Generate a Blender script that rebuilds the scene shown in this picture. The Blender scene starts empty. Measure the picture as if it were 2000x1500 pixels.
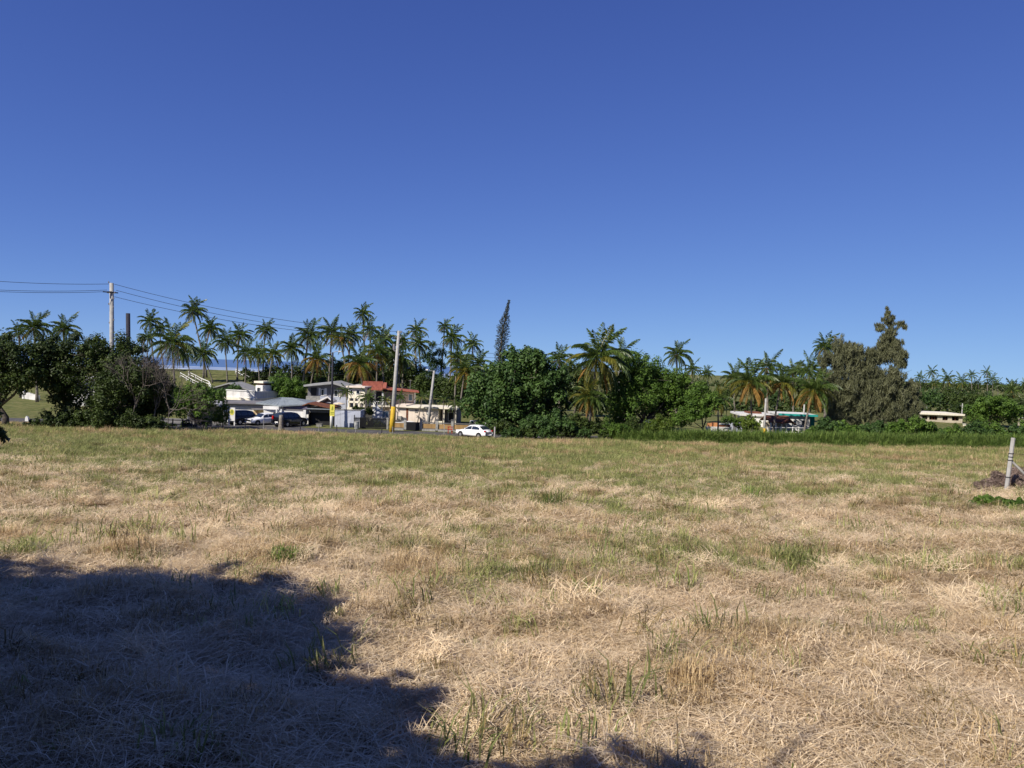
import bpy, math, random
import numpy as np
from mathutils import Vector, Matrix
R_ = math.radians
SC = bpy.context.scene
COL = SC.collection
rng = np.random.default_rng(7)
random.seed(7)

# ------------------------------------------------------------------ camera
CAM = np.array([0.0, 0.0, 8.1])
FPX = 1500.0
PITCH, ROLL = R_(1.18), R_(1.9)
F_ = np.array([0, math.cos(PITCH), -math.sin(PITCH)])
R0 = np.array([1.0, 0, 0]); U0 = np.array([0, math.sin(PITCH), math.cos(PITCH)])
U_ = U0 * math.cos(ROLL) - R0 * math.sin(ROLL)
RR = R0 * math.cos(ROLL) + U0 * math.sin(ROLL)
cam_data = bpy.data.cameras.new('camera')
cam_data.sensor_width = 36; cam_data.lens = 27; cam_data.clip_start = 0.05; cam_data.clip_end = 20000
cam = bpy.data.objects.new('camera', cam_data); COL.objects.link(cam)
M3 = Matrix(((RR[0], U_[0], -F_[0]), (RR[1], U_[1], -F_[1]), (RR[2], U_[2], -F_[2])))
cam.matrix_world = Matrix.Translation(Vector(CAM)) @ M3.to_4x4()
SC.camera = cam

# ------------------------------------------------------------------ light
SUN_DIR = Vector((-0.72, -0.69, 0)).normalized()
SUN_EL = R_(40)
sd = Vector((SUN_DIR.x * math.cos(SUN_EL), SUN_DIR.y * math.cos(SUN_EL), math.sin(SUN_EL)))
sun_l = bpy.data.lights.new('sun', 'SUN'); sun_l.energy = 5.0; sun_l.angle = R_(0.53); sun_l.color = (1.0, 0.93, 0.82)
sun = bpy.data.objects.new('sun', sun_l); COL.objects.link(sun)
sun.rotation_euler = sd.to_track_quat('Z', 'Y').to_euler(); sun.location = (-60, -40, 60)
W = bpy.data.worlds.new('World'); SC.world = W; W.use_nodes = True
nt = W.node_tree; nt.nodes.clear()
sky = nt.nodes.new('ShaderNodeTexSky'); sky.sky_type = 'NISHITA'; sky.sun_disc = False
sky.sun_elevation = SUN_EL; sky.sun_rotation = math.atan2(SUN_DIR.x, SUN_DIR.y)
sky.altitude = 0; sky.air_density = 0.35; sky.dust_density = 0.0; sky.ozone_density = 8.0
sep = nt.nodes.new('ShaderNodeSeparateColor'); com = nt.nodes.new('ShaderNodeCombineColor')
bg = nt.nodes.new('ShaderNodeBackground'); bg.inputs['Strength'].default_value = 0.0785
wo = nt.nodes.new('ShaderNodeOutputWorld'); nt.links.new(sky.outputs[0], sep.inputs[0])
SKYM = []
for c_, (k_, a_) in enumerate(((3.9, 2.02), (2.2, 1.90), (3.3, 3.5))):      # the camera's tone response on the blue sky: a v / (1 + k v)
    m0 = nt.nodes.new('ShaderNodeMath'); m0.operation = 'MULTIPLY_ADD'; m0.inputs[1].default_value = .1 * k_; m0.inputs[2].default_value = 1; nt.links.new(sep.outputs[c_], m0.inputs[0])
    m1 = nt.nodes.new('ShaderNodeMath'); m1.operation = 'DIVIDE'; nt.links.new(sep.outputs[c_], m1.inputs[0]); nt.links.new(m0.outputs[0], m1.inputs[1])
    m2 = nt.nodes.new('ShaderNodeMath'); m2.operation = 'MULTIPLY'; m2.inputs[1].default_value = a_; nt.links.new(m1.outputs[0], m2.inputs[0])
    nt.links.new(m2.outputs[0], com.inputs[c_]); SKYM.append((m0, m2))
nt.links.new(com.outputs[0], bg.inputs[0]); nt.links.new(bg.outputs[0], wo.inputs[0])
SC.view_settings.view_transform = 'Standard'; SC.view_settings.look = 'None'
SC.view_settings.gamma = 1; SC.view_settings.exposure = 0.35; SC.view_settings.use_curve_mapping = False
SC.cycles.max_bounces = 5; SC.cycles.diffuse_bounces = 3; SC.cycles.transparent_max_bounces = 4
SC.cycles.transmission_bounces = 2
SC.render.filter_size = 1.9

# ------------------------------------------------------------------ placement
def at(px, py, D):
    return CAM + D * (F_ + (px - 1000) / FPX * RR + (750 - py) / FPX * U_)
def sstep(a, b, t):
    t = np.clip((t - a) / (b - a), 0, 1); return t * t * (3 - 2 * t)
_tab = np.random.default_rng(3).random((256, 256))
def vnoise(x, y):
    x = np.asarray(x, float); y = np.asarray(y, float)
    xi = np.floor(x).astype(int); yi = np.floor(y).astype(int)
    fx = x - xi; fy = y - yi; fx = fx * fx * (3 - 2 * fx); fy = fy * fy * (3 - 2 * fy)
    a = _tab[xi & 255, yi & 255]; b = _tab[(xi + 1) & 255, yi & 255]
    c = _tab[xi & 255, (yi + 1) & 255]; d = _tab[(xi + 1) & 255, (yi + 1) & 255]
    return (a * (1 - fx) + b * fx) * (1 - fy) + (c * (1 - fx) + d * fx) * fy
def fbm(x, y, o=4):
    s = 0; a = .5
    for i in range(o):
        s = s + a * vnoise(x * 2 ** i + 17.3 * i, y * 2 ** i + 9.1 * i); a *= .5
    return s / (1 - .5 ** o)
def Gbase(x, y):
    x = np.asarray(x, float); y = np.asarray(y, float)
    z = 5.9 - 0.0682 * np.clip(y, -40, 84.3)
    z = np.maximum(z, 0.16)
    z = np.where(y > 84.3, 0.16 * (1 - sstep(84.3, 86, y)), z)
    z = z + 0.018 * np.clip(x, 0, 80)
    h = 1 - sstep(-25, 15, x)
    zl = np.interp(y, [102, 130, 150, 172, 182, 215, 260], [0, 1.6, 3.3, 5.3, 5.3, -4, -9])
    zr = np.interp(y, [102, 130, 300, 420, 640], [0, 0.3, 0.4, 0.8, 1.5])
    hill = h * zl + (1 - h) * zr
    return z + np.where(y > 102, hill, 0)
def G(x, y):
    b = Gbase(x, y)
    field = (1 - sstep(80, 84, y))
    n = (fbm(x * .9, y * .9, 3) - .5) * .24 + (fbm(np.asarray(x) * 3.1 + 5, np.asarray(y) * 3.1, 2) - .5) * .17 + (vnoise(x * .12, y * .12) - .5) * .35
    far = sstep(104, 125, y) * (fbm(np.asarray(x) * .08, np.asarray(y) * .08, 3) - .5) * .8
    return b + n * field + far
def gp(px, D, py=800):
    p = at(px, py, D); return np.array([p[0], p[1], float(G(p[0], p[1]))])

# ------------------------------------------------------------------ objects
def tag(o, label=None, cat=None, group=None, kind=None):
    if label: o['label'] = label
    if cat: o['category'] = cat
    if group: o['group'] = group
    if kind: o['kind'] = kind
    return o
def empty(name, loc, rz=0.0, label=None, cat=None, group=None):
    o = bpy.data.objects.new(name, None); COL.objects.link(o); o.empty_display_size = .2
    o.location = Vector([float(v) for v in loc]); o.rotation_euler = (0, 0, rz)
    return tag(o, label, cat, group)
def link(name, me, parent=None, loc=None, rot=None, scale=None):
    o = bpy.data.objects.new(name, me); COL.objects.link(o)
    if parent is not None: o.parent = parent
    if loc is not None: o.location = Vector([float(v) for v in loc])
    if rot is not None: o.rotation_euler = rot
    if scale is not None: o.scale = (scale,) * 3 if not hasattr(scale, '__len__') else scale
    return o
def np_mesh(name, V, F, mat=None, tint=None, smooth=False):
    V = np.asarray(V, np.float32); F = np.asarray(F, np.int32)
    me = bpy.data.meshes.new(name); k = F.shape[1]
    me.vertices.add(len(V)); me.vertices.foreach_set('co', V.ravel())
    me.loops.add(F.size); me.loops.foreach_set('vertex_index', F.ravel())
    me.polygons.add(len(F)); me.polygons.foreach_set('loop_start', np.arange(0, F.size, k, dtype=np.int32))
    try: me.polygons.foreach_set('loop_total', np.full(len(F), k, np.int32))
    except Exception: pass
    if tint is not None:
        a = me.attributes.new('tint', 'FLOAT', 'POINT'); a.data.foreach_set('value', np.asarray(tint, np.float32))
    me.update(calc_edges=True)
    me.polygons.foreach_set('use_smooth', np.full(len(F), smooth, bool))
    if mat: me.materials.append(mat)
    return me
class MB:
    """collects simple solids and makes ONE mesh"""
    def __init__(s): s.v = []; s.f = []
    def box(s, x0, x1, y0, y1, z0, z1, m=None):
        b = len(s.v)
        P = [(x0, y0, z0), (x1, y0, z0), (x1, y1, z0), (x0, y1, z0), (x0, y0, z1), (x1, y0, z1), (x1, y1, z1), (x0, y1, z1)]
        s.v += P
        s.f += [tuple(b + i for i in q) for q in ((0, 3, 2, 1), (4, 5, 6, 7), (0, 1, 5, 4), (1, 2, 6, 5), (2, 3, 7, 6), (3, 0, 4, 7))]
        return s
    def prism(s, pts, d):
        """polygon pts (3-D, planar) extruded by vector d"""
        b = len(s.v); n = len(pts)
        s.v += [tuple(p) for p in pts] + [tuple(np.add(p, d)) for p in pts]
        s.f += [tuple(range(b + n - 1, b - 1, -1)), tuple(range(b + n, b + 2 * n))]
        s.f += [(b + i, b + (i + 1) % n, b + n + (i + 1) % n, b + n + i) for i in range(n)]
        return s
    def tube(s, pts, rad, n=8, cap=True):
        pts = [np.array(p, float) for p in pts]
        if not hasattr(rad, '__len__'): rad = [rad] * len(pts)
        b = len(s.v); up = np.array([0, 0, 1.])
        for i, p in enumerate(pts):
            t = pts[min(i + 1, len(pts) - 1)] - pts[max(i - 1, 0)]; t = t / (np.linalg.norm(t) + 1e-9)
            a = np.cross(t, up if abs(t[2]) < .95 else np.array([0, 1., 0])); a /= np.linalg.norm(a); c = np.cross(t, a)
            for k in range(n):
                w = 2 * math.pi * k / n; s.v.append(tuple(p + rad[i] * (math.cos(w) * a + math.sin(w) * c)))
        for i in range(len(pts) - 1):
            for k in range(n):
                s.f.append((b + i * n + k, b + i * n + (k + 1) % n, b + (i + 1) * n + (k + 1) % n, b + (i + 1) * n + k))
        if cap:
            s.f.append(tuple(b + k for k in range(n - 1, -1, -1))); s.f.append(tuple(b + (len(pts) - 1) * n + k for k in range(n)))
        return s
    def mesh(s, name, mat, smooth=False, bevel=0):
        me = bpy.data.meshes.new(name); me.from_pydata([tuple(map(float, v)) for v in s.v], [], s.f)
        me.update()
        import bmesh
        bm = bmesh.new(); bm.from_mesh(me); bmesh.ops.recalc_face_normals(bm, faces=bm.faces[:])
        if bevel: bmesh.ops.bevel(bm, geom=bm.edges[:], offset=bevel, segments=1, affect='EDGES')
        bm.to_mesh(me); bm.free()
        if smooth: me.polygons.foreach_set('use_smooth', [True] * len(me.polygons))
        me.materials.append(mat); return me
    def build(s, name, mat, parent=None, smooth=False, loc=None, rot=None, bevel=0):
        return link(name, s.mesh(name, mat, smooth, bevel), parent, loc, rot)

# ------------------------------------------------------------------ materials
def nmat(name):
    m = bpy.data.materials.new(name); m.use_nodes = True; n = m.node_tree; n.nodes.clear()
    return m, n
def paint(name, col, rough=.75, var=.18, scale=1.5, stain=.25, metal=0, bump=.15, col2=None, spec=.3):
    m, n = nmat(name); N = n.nodes.new; L = n.links.new
    o = N('ShaderNodeOutputMaterial'); p = N('ShaderNodeBsdfPrincipled'); tc = N('ShaderNodeTexCoord')
    n1 = N('ShaderNodeTexNoise'); n1.inputs['Scale'].default_value = scale; n1.inputs['Detail'].default_value = 6
    mp = N('ShaderNodeMapping'); mp.inputs['Scale'].default_value = (3.2, 3.2, .5)
    n2 = N('ShaderNodeTexNoise'); n2.inputs['Scale'].default_value = scale * .9; n2.inputs['Detail'].default_value = 5
    L(tc.outputs['Object'], n1.inputs['Vector']); L(tc.outputs['Object'], mp.inputs[0]); L(mp.outputs[0], n2.inputs['Vector'])
    r = N('ShaderNodeValToRGB'); r.color_ramp.elements[0].position = .35; r.color_ramp.elements[1].position = .68
    c2 = col2 or tuple(c * (1 - var * 1.6) for c in col)
    r.color_ramp.elements[0].color = (*c2, 1); r.color_ramp.elements[1].color = (*[min(1, c * (1 + var * .3)) for c in col], 1)
    L(n1.outputs[0], r.inputs[0])
    r2 = N('ShaderNodeValToRGB'); r2.color_ramp.elements[0].position = .52; r2.color_ramp.elements[1].position = .75
    r2.color_ramp.elements[0].color = (0, 0, 0, 1); r2.color_ramp.elements[1].color = (stain, stain, stain, 1)
    L(n2.outputs[0], r2.inputs[0])
    mx = N('ShaderNodeMix'); mx.data_type = 'RGBA'; L(r2.outputs[0], mx.inputs[0]); L(r.outputs[0], mx.inputs[6])
    mx.inputs[7].default_value = (col[0] * .35, col[1] * .33, col[2] * .3, 1)
    L(mx.outputs[2], p.inputs['Base Color'])
    p.inputs['Roughness'].default_value = rough; p.inputs['Metallic'].default_value = metal
    p.inputs['Specular IOR Level'].default_value = spec
    if bump:
        b = N('ShaderNodeBump'); b.inputs['Strength'].default_value = bump; b.inputs['Distance'].default_value = .03
        n3 = N('ShaderNodeTexNoise'); n3.inputs['Scale'].default_value = 14; L(tc.outputs['Object'], n3.inputs['Vector'])
        L(n3.outputs[0], b.inputs['Height']); L(b.outputs[0], p.inputs['Normal'])
    L(p.outputs[0], o.inputs[0]); return m
def leafmat(name, a, b, trans=.3, rnd=.25, rough=.5, spec=.25):
    m, n = nmat(name); N = n.nodes.new; L = n.links.new
    o = N('ShaderNodeOutputMaterial'); at_ = N('ShaderNodeAttribute'); at_.attribute_name = 'tint'
    oi = N('ShaderNodeObjectInfo')
    mx = N('ShaderNodeMix'); mx.data_type = 'RGBA'; L(at_.outputs['Fac'], mx.inputs[0])
    mx.inputs[6].default_value = (*a, 1); mx.inputs[7].default_value = (*b, 1)
    mr = N('ShaderNodeMapRange'); mr.inputs[3].default_value = 1 - rnd; mr.inputs[4].default_value = 1 + rnd
    L(oi.outputs['Random'], mr.inputs[0])
    hs = N('ShaderNodeHueSaturation'); L(mx.outputs[2], hs.inputs['Color']); L(mr.outputs[0], hs.inputs['Value'])
    p = N('ShaderNodeBsdfPrincipled'); p.inputs['Roughness'].default_value = rough; p.inputs['Specular IOR Level'].default_value = spec
    L(hs.outputs[0], p.inputs['Base Color'])
    if trans:
        t = N('ShaderNodeBsdfTranslucent'); L(hs.outputs[0], t.inputs[0])
        ms = N('ShaderNodeMixShader'); ms.inputs[0].default_value = trans
        L(p.outputs[0], ms.inputs[1]); L(t.outputs[0], ms.inputs[2]); L(ms.outputs[0], o.inputs[0])
    else: L(p.outputs[0], o.inputs[0])
    return m
M = dict(
    white=paint('white_paint', (.78, .77, .74), .7, .08, 1.2, .35),
    cream=paint('cream_paint', (.82, .76, .61), .75, .08, 1.2, .3),
    pinkish=paint('pale_pink_render', (.80, .69, .58), .8, .1, .9, .25),
    beige=paint('beige_render', (.50, .44, .34), .8, .12, 1, .4),
    offwhite=paint('off_white_plaster', (.70, .69, .67), .8, .12, 1, .45),
    bluegrey=paint('blue_grey_block', (.50, .53, .62), .85, .1, 1.1, .4),
    greyw=paint('grey_paint', (.20, .19, .20), .8, .12, 1, .3),
    lilac=paint('lilac_grey_fascia', (.16, .15, .23), .7, .12, 1, .3),
    conc=paint('concrete', (.36, .35, .32), .9, .2, 3, .5, bump=.4),
    concdark=paint('dark_concrete', (.15, .145, .14), .9, .2, 2, .4, bump=.4),
    metalroof=paint('galvanised_roof', (.30, .34, .36), .5, .12, .8, .3, metal=.2),
    greyroof=paint('grey_roof', (.36, .36, .35), .6, .1, .8, .3),
    redtile=paint('red_clay_tile', (.40, .125, .075), .75, .2, 4, .3, bump=.5),
    rust=paint('rust_brown', (.20, .075, .04), .8, .3, 4, .3),
    teal=paint('teal_paint', (.03, .33, .30), .5, .1, 1, .2),
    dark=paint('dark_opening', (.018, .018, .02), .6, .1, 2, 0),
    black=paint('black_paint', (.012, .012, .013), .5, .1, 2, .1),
    blackcar=paint('black_car_paint', (.010, .011, .016), .15, .05, 2, 0, bump=0, spec=.6),
    whitecar=paint('white_car_paint', (.82, .83, .84), .2, .02, 2, .03, bump=0, spec=.5),
    glass=paint('dark_glass', (.02, .03, .045), .06, .02, 2, 0, bump=0, spec=.8),
    blueglass=paint('blue_grey_glass', (.12, .2, .26), .1, .05, 2, 0, bump=0, spec=.8),
    rubber=paint('tyre_rubber', (.02, .02, .02), .85, .1, 5, 0),
    rim=paint('alloy_rim', (.45, .45, .46), .35, .05, 5, .1, metal=.7, bump=0),
    redlamp=paint('red_lamp_glass', (.45, .01, .01), .2, .05, 5, 0, bump=0),
    lamp=paint('clear_lamp_glass', (.6, .62, .64), .1, .05, 5, 0, bump=0),
    red=paint('red_plastic', (.40, .04, .02), .5, .1, 5, .1),
    woodpole=paint('weathered_wood', (.26, .22, .18), .9, .3, 5, .5, bump=.5),
    darkpole=paint('dark_wood_pole', (.03, .03, .045), .8, .2, 5, .2),
    pole=paint('concrete_pole', (.40, .39, .37), .85, .15, 3, .35, bump=.3),
    yellow=paint('yellow_paint', (.62, .40, .03), .7, .15, 4, .4),
    signyellow=paint('yellow_sign', (.72, .66, .12), .5, .06, 2, .1, bump=0),
    signgreen=paint('green_print', (.26, .30, .04), .5, .05, 2, 0, bump=0),
    ochre=paint('ochre_render', (.38, .24, .10), .85, .2, 1, .4),
    orange=paint('orange_render', (.62, .28, .12), .85, .15, 1.4, .3),
    bark=paint('grey_bark', (.13, .11, .09), .95, .35, 6, .4, bump=.8),
    palebark=paint('pale_bark', (.30, .27, .23), .95, .3, 6, .5, bump=.8),
    twig=paint('bare_twig', (.17, .145, .125), .95, .2, 6, .3, bump=0),
    palmbark=paint('palm_bark', (.21, .185, .155), .95, .3, 8, .4, bump=.6),
    steel=paint('galvanised_steel', (.35, .35, .35), .5, .15, 6, .4, metal=.4),
    rubbish=paint('bin_grey', (.42, .43, .42), .6, .1, 3, .3),
    asphalt=paint('asphalt', (.105, .10, .10), .95, .25, 1.3, .25, bump=.5),
    lot=paint('worn_asphalt', (.20, .19, .175), .95, .25, .9, .3, bump=.5),
    wire=paint('cable', (.02, .02, .022), .6, 0, 2, 0, bump=0),
    canvas=paint('cream_canvas', (.72, .60, .44), .85, .08, 2, .15),
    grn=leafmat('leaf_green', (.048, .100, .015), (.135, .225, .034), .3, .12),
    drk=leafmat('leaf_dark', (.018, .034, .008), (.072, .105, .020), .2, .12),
    olv=leafmat('leaf_olive', (.085, .094, .044), (.200, .205, .110), .2, .06),
    ylg=leafmat('leaf_yellow_green', (.060, .110, .014), (.15, .20, .028), .35, .12),
    yel=leafmat('leaf_yellow', (.30, .26, .03), (.45, .36, .05), .3, .1),
    bgr=leafmat('leaf_blue_green', (.024, .058, .015), (.090, .155, .035), .25, .12),
    pg=leafmat('frond_green', (.040, .076, .016), (.115, .165, .034), .3, .15, .4, .4),
    py=leafmat('frond_yellow_green', (.13, .14, .022), (.26, .24, .045), .35, .15, .4, .4),
    pd=leafmat('frond_dead', (.25, .13, .03), (.44, .27, .08), .3, .15, .6, .2),
    npine=leafmat('pine_needle', (.030, .045, .032), (.075, .085, .060), .1, .1),
    brown=leafmat('dry_brush', (.15, .105, .085), (.33, .245, .20), .15, .15),
    dstub=leafmat('dark_stubble', (.10, .075, .03), (.32, .24, .11), .15, .3, .7, .2),  # darkened stubble: brown tufts, and the painted shade of hollows
    straw=leafmat('dry_straw', (.52, .38, .22), (.85, .70, .485), .2, .18, .7, .2),
    stub=leafmat('dry_stubble', (.30, .205, .10), (.68, .52, .30), .25, .22, .7, .2),
    blade=leafmat('grass_blade', (.13, .17, .04), (.43, .42, .16), .35, .35, .6, .3),
    tallg=leafmat('verge_grass', (.055, .115, .018), (.22, .29, .065), .35, .45, .6, .3),
)

# ------------------------------------------------------------------ ground
def greenness(x, y):
    """0 dry straw .. 1 green regrowth (world space patches)"""
    x = np.asarray(x, float); y = np.asarray(y, float)
    u = x / np.maximum(y, 3)
    patch = fbm(x * .22 + 3, y * .16 + 8, 4)
    band = sstep(15, 24, y) * (1 - sstep(66, 80, y)) * (1 - .45 * sstep(.10, .40, u))
    mid = sstep(8.3, 11.0, y) * .60 * (1 - .6 * sstep(.22, .42, u)) * (1 - .5 * sstep(-.25, -.45, u))
    g = band * .86 + mid * (1 - band) - .03 + (patch - .5) * 2.4
    g = g - .42 * (1 - sstep(6, 13, y))
    return np.clip(g, 0, 1)
def axis(segs):
    out = [segs[0][0]]
    for a, b, s in segs:
        n = max(1, int(round((b - a) / s))); out += list(np.linspace(a, b, n + 1)[1:])
    return np.array(out)
ys = axis([(-3500, -200, 700), (-200, -20, 30), (-20, 3, 3), (3, 16, .13), (16, 45, .35), (45, 86, .8), (86, 104, 1.5), (104, 270, 3), (270, 560, 25), (560, 9000, 900)])
xs = axis([(-4000, -300, 600), (-300, -90, 15), (-90, -40, 2.2), (-40, -12, .45), (-12, 12, .14), (12, 40, .45), (40, 90, 2.2), (90, 300, 15), (300, 4000, 600)])
X, Y = np.meshgrid(xs, ys); Z = G(X, Y)
V = np.stack([X, Y, Z], -1).reshape(-1, 3); nx, ny = len(xs), len(ys)
i = (np.arange(ny - 1)[:, None] * nx + np.arange(nx - 1)[None]).ravel()
Fc = np.stack([i, i + 1, i + 1 + nx, i + nx], -1)
gr = greenness(X, Y)
lawn = sstep(85, 88, Y)                                   # beyond the road: mown lawn
hollow_shade = np.clip((vnoise(X * 2.3 + 7, Y * 2.3) * vnoise(X * 5.1, Y * 5.1 + 3) - .50) * 6, 0, 1) * (Y < 84)  # spots darkened with the bare earth colour to paint shade in hollows
soil_and_shade = np.exp(-((X + 8) / 9) ** 2 - ((Y - 78) / 5) ** 2) * (fbm(X * .5, Y * .9, 3) > .47) + (np.exp(-((X + 3) / 7) ** 2 - ((Y - 85) / 2.2) ** 2) + np.exp(-((X - 16) / 9) ** 2 - ((Y - 79.5) / 2.) ** 2)) * .9
me = np_mesh('ground', V, Fc, smooth=True)
for nm, val in (('green', gr), ('lawn', lawn), ('soil_and_shade', np.clip(soil_and_shade + hollow_shade * .8, 0, 1))):
    a = me.attributes.new(nm, 'FLOAT', 'POINT'); a.data.foreach_set('value', val.ravel().astype(np.float32))
m, n = nmat('field_ground'); N = n.nodes.new; L = n.links.new
tc = N('ShaderNodeNewGeometry')
def noise(sc, det=6, dist=0, vec=None):
    t = N('ShaderNodeTexNoise'); t.inputs['Scale'].default_value = sc; t.inputs['Detail'].default_value = det
    t.inputs['Distortion'].default_value = dist; L(vec or tc.outputs['Position'], t.inputs['Vector']); return t
def ramp(src, *st):
    r = N('ShaderNodeValToRGB'); e = r.color_ramp.elements
    while len(e) < len(st): e.new(.5)
    for k, (p, c) in enumerate(st): e[k].position = p; e[k].color = (*c, 1)
    L(src, r.inputs[0]); return r
def mix(f, a, b, bt='MIX'):
    x = N('ShaderNodeMix'); x.data_type = 'RGBA'; x.blend_type = bt
    if isinstance(f, float): x.inputs[0].default_value = f
    else: L(f, x.inputs[0])
    for s, i_ in ((a, 6), (b, 7)):
        if isinstance(s, tuple): x.inputs[i_].default_value = (*s, 1)
        else: L(s, x.inputs[i_])
    return x.outputs[2]
def attr(nm):
    a = N('ShaderNodeAttribute'); a.attribute_name = nm; return a.outputs['Fac']
dry = ramp(noise(5, 10, .6).outputs[0], (.30, (.24, .155, .08)), (.45, (.42, .30, .18)), (.6, (.58, .44, .28)), (.75, (.70, .57, .39)))  # low dark stops here and in fine paint shaded gaps under the straw
fine = ramp(noise(38, 6, 1.5).outputs[0], (.32, (.45, .42, .38)), (.5, (.9, .9, .9)), (.7, (1.15, 1.13, 1.1)))
dryc = mix(1.0, dry.outputs[0], fine.outputs[0], 'MULTIPLY')
grn = ramp(noise(7, 8, .5).outputs[0], (.3, (.14, .15, .04)), (.5, (.27, .30, .09)), (.72, (.44, .43, .18)))
grc = mix(1.0, grn.outputs[0], fine.outputs[0], 'MULTIPLY')
base = mix(attr('green'), dryc, grc)
big = ramp(noise(.35, 4).outputs[0], (.35, (.82, .80, .76)), (.65, (1.05, 1.05, 1.05)))
base = mix(1.0, base, big.outputs[0], 'MULTIPLY')
sl = ramp(noise(3, 6).outputs[0], (.3, (.15, .10, .075)), (.7, (.30, .22, .17)))
base = mix(attr('soil_and_shade'), base, sl.outputs[0])
lw = ramp(noise(1.2, 8).outputs[0], (.3, (.07, .085, .025)), (.5, (.125, .135, .045)), (.75, (.22, .19, .09)))
base = mix(attr('lawn'), base, lw.outputs[0])
p = N('ShaderNodeBsdfPrincipled'); L(base, p.inputs['Base Color']); p.inputs['Roughness'].default_value = .95; p.inputs['Specular IOR Level'].default_value = .1
b = N('ShaderNodeBump'); b.inputs['Strength'].default_value = .9; b.inputs['Distance'].default_value = .05
L(noise(22, 8, 1.0).outputs[0], b.inputs['Height']); L(b.outputs[0], p.inputs['Normal'])
o = N('ShaderNodeOutputMaterial'); L(p.outputs[0], o.inputs[0]); me.materials.append(m)
tag(link('ground', me), kind='structure')

# road and forecourt, flush sheets
def sheet(name, x0, x1, y0, y1, z, mat, nx_=60, ny_=4, wob=.35):
    xx = np.linspace(x0, x1, nx_); tt = np.linspace(0, 1, ny_)
    e0 = y0 + (fbm(xx * .4, xx * 0 + 3, 3) - .5) * wob * 2; e1 = y1 + (fbm(xx * .4, xx * 0 + 30, 3) - .5) * wob
    Yv = e0[None] * (1 - tt[:, None]) + e1[None] * tt[:, None]; Xv = np.repeat(xx[None], ny_, 0)
    V = np.stack([Xv, Yv, Gbase(Xv, np.full_like(Xv, 90.)) + z], -1).reshape(-1, 3)
    i = (np.arange(ny_ - 1)[:, None] * nx_ + np.arange(nx_ - 1)[None]).ravel()
    return tag(link(name, np_mesh(name, V, np.stack([i, i + 1, i + 1 + nx_, i + nx_], -1), mat)), kind='structure')
sheet('road', -75, 120, 87.0, 93.6, .006, M['asphalt'])
sheet('forecourt', -46, -25.5, 93.7, 101, .008, M['lot'])
# sea
mw, n = nmat('sea_water'); N = n.nodes.new; L = n.links.new
tc = N('ShaderNodeNewGeometry'); mp = N('ShaderNodeMapping'); mp.inputs['Scale'].default_value = (.0025, .012, 1); L(tc.outputs['Position'], mp.inputs[0])
f1 = noise(1.0, 5, .3, mp.outputs[0])
sp = N('ShaderNodeSeparateXYZ'); L(tc.outputs['Position'], sp.inputs[0])
mr = N('ShaderNodeMapRange'); mr.inputs[1].default_value = 1500; mr.inputs[2].default_value = 450; L(sp.outputs[1], mr.inputs[0])
ad = N('ShaderNodeMath'); ad.operation = 'MULTIPLY_ADD'; L(mr.outputs[0], ad.inputs[0]); ad.inputs[1].default_value = .42; L(f1.outputs[0], ad.inputs[2])
fo = ramp(ad.outputs[0], (.70, (0, 0, 0)), (.78, (1, 1, 1)))
c = mix(fo.outputs[0], (.09, .17, .33), (.60, .66, .72))
p = N('ShaderNodeBsdfPrincipled'); L(c, p.inputs['Base Color']); p.inputs['Roughness'].default_value = .45
b = N('ShaderNodeBump'); b.inputs['Strength'].default_value = .6; b.inputs['Distance'].default_value = 1
L(noise(.2, 4).outputs[0], b.inputs['Height']); L(b.outputs[0], p.inputs['Normal'])
o = N('ShaderNodeOutputMaterial'); L(p.outputs[0], o.inputs[0])
tag(link('sea', np_mesh('sea', [(-9000, 200, -4), (60, 200, -4), (300, 12000, -4), (-9000, 12000, -4)], [(0, 1, 2, 3)], mw)), kind='structure')

# ------------------------------------------------------------------ grass
def blades(n, spread, h0, h1, w, lean=.5, flat=False, seed=0):
    g = np.random.default_rng(seed)
    V = []; Fq = []; T = []
    r = spread * np.sqrt(g.random(n)); a = g.random(n) * 6.283
    bx, by = r * np.cos(a), r * np.sin(a)
    az = g.random(n) * 6.283; h = h0 + (h1 - h0) * g.random(n)
    for k in range(n):
        d = np.array([math.cos(az[k]), math.sin(az[k]), 0]); s = np.array([-d[1], d[0], 0]) * w * (.6 + .8 * g.random())
        p0 = np.array([bx[k], by[k], 0.])
        if flat:
            p0[2] = .005 + .05 * g.random(); e = (g.random() - .4) * .35
            p1 = p0 + d * h[k] * .5 + np.array([0, 0, .02 + e * h[k] * .5]); p2 = p0 + d * h[k] + np.array([0, 0, e * h[k] * .7])
            pts = [p0 - s, p0 + s, p1 + s, p1 - s, p2]
        else:
            ln = lean * g.random() ** .8
            p1 = p0 + d * h[k] * .35 * ln + np.array([0, 0, h[k] * .55]); p2 = p0 + d * h[k] * ln * 1.1 + np.array([0, 0, h[k] * (1 - .35 * ln)])
            p0 = p0 - np.array([0, 0, .03]); pts = [p0 - s, p0 + s, p1 + s * .8, p1 - s * .8, p2]
        b = len(V); V += pts; Fq += [(b, b + 1, b + 2), (b, b + 2, b + 3), (b + 3, b + 2, b + 4)]; T += [g.random()] * 5
    return np.array(V), np.array(Fq), np.array(T)
def protos(nm, mat, cnt, **kw):
    c = bpy.data.collections.new(nm)
    for k in range(cnt):
        V, Fq, T = blades(seed=100 + k, **kw); c.objects.link(bpy.data.objects.new('%s_%d' % (nm, k), np_mesh(nm, V, Fq, mat, T)))
    return c
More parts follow.
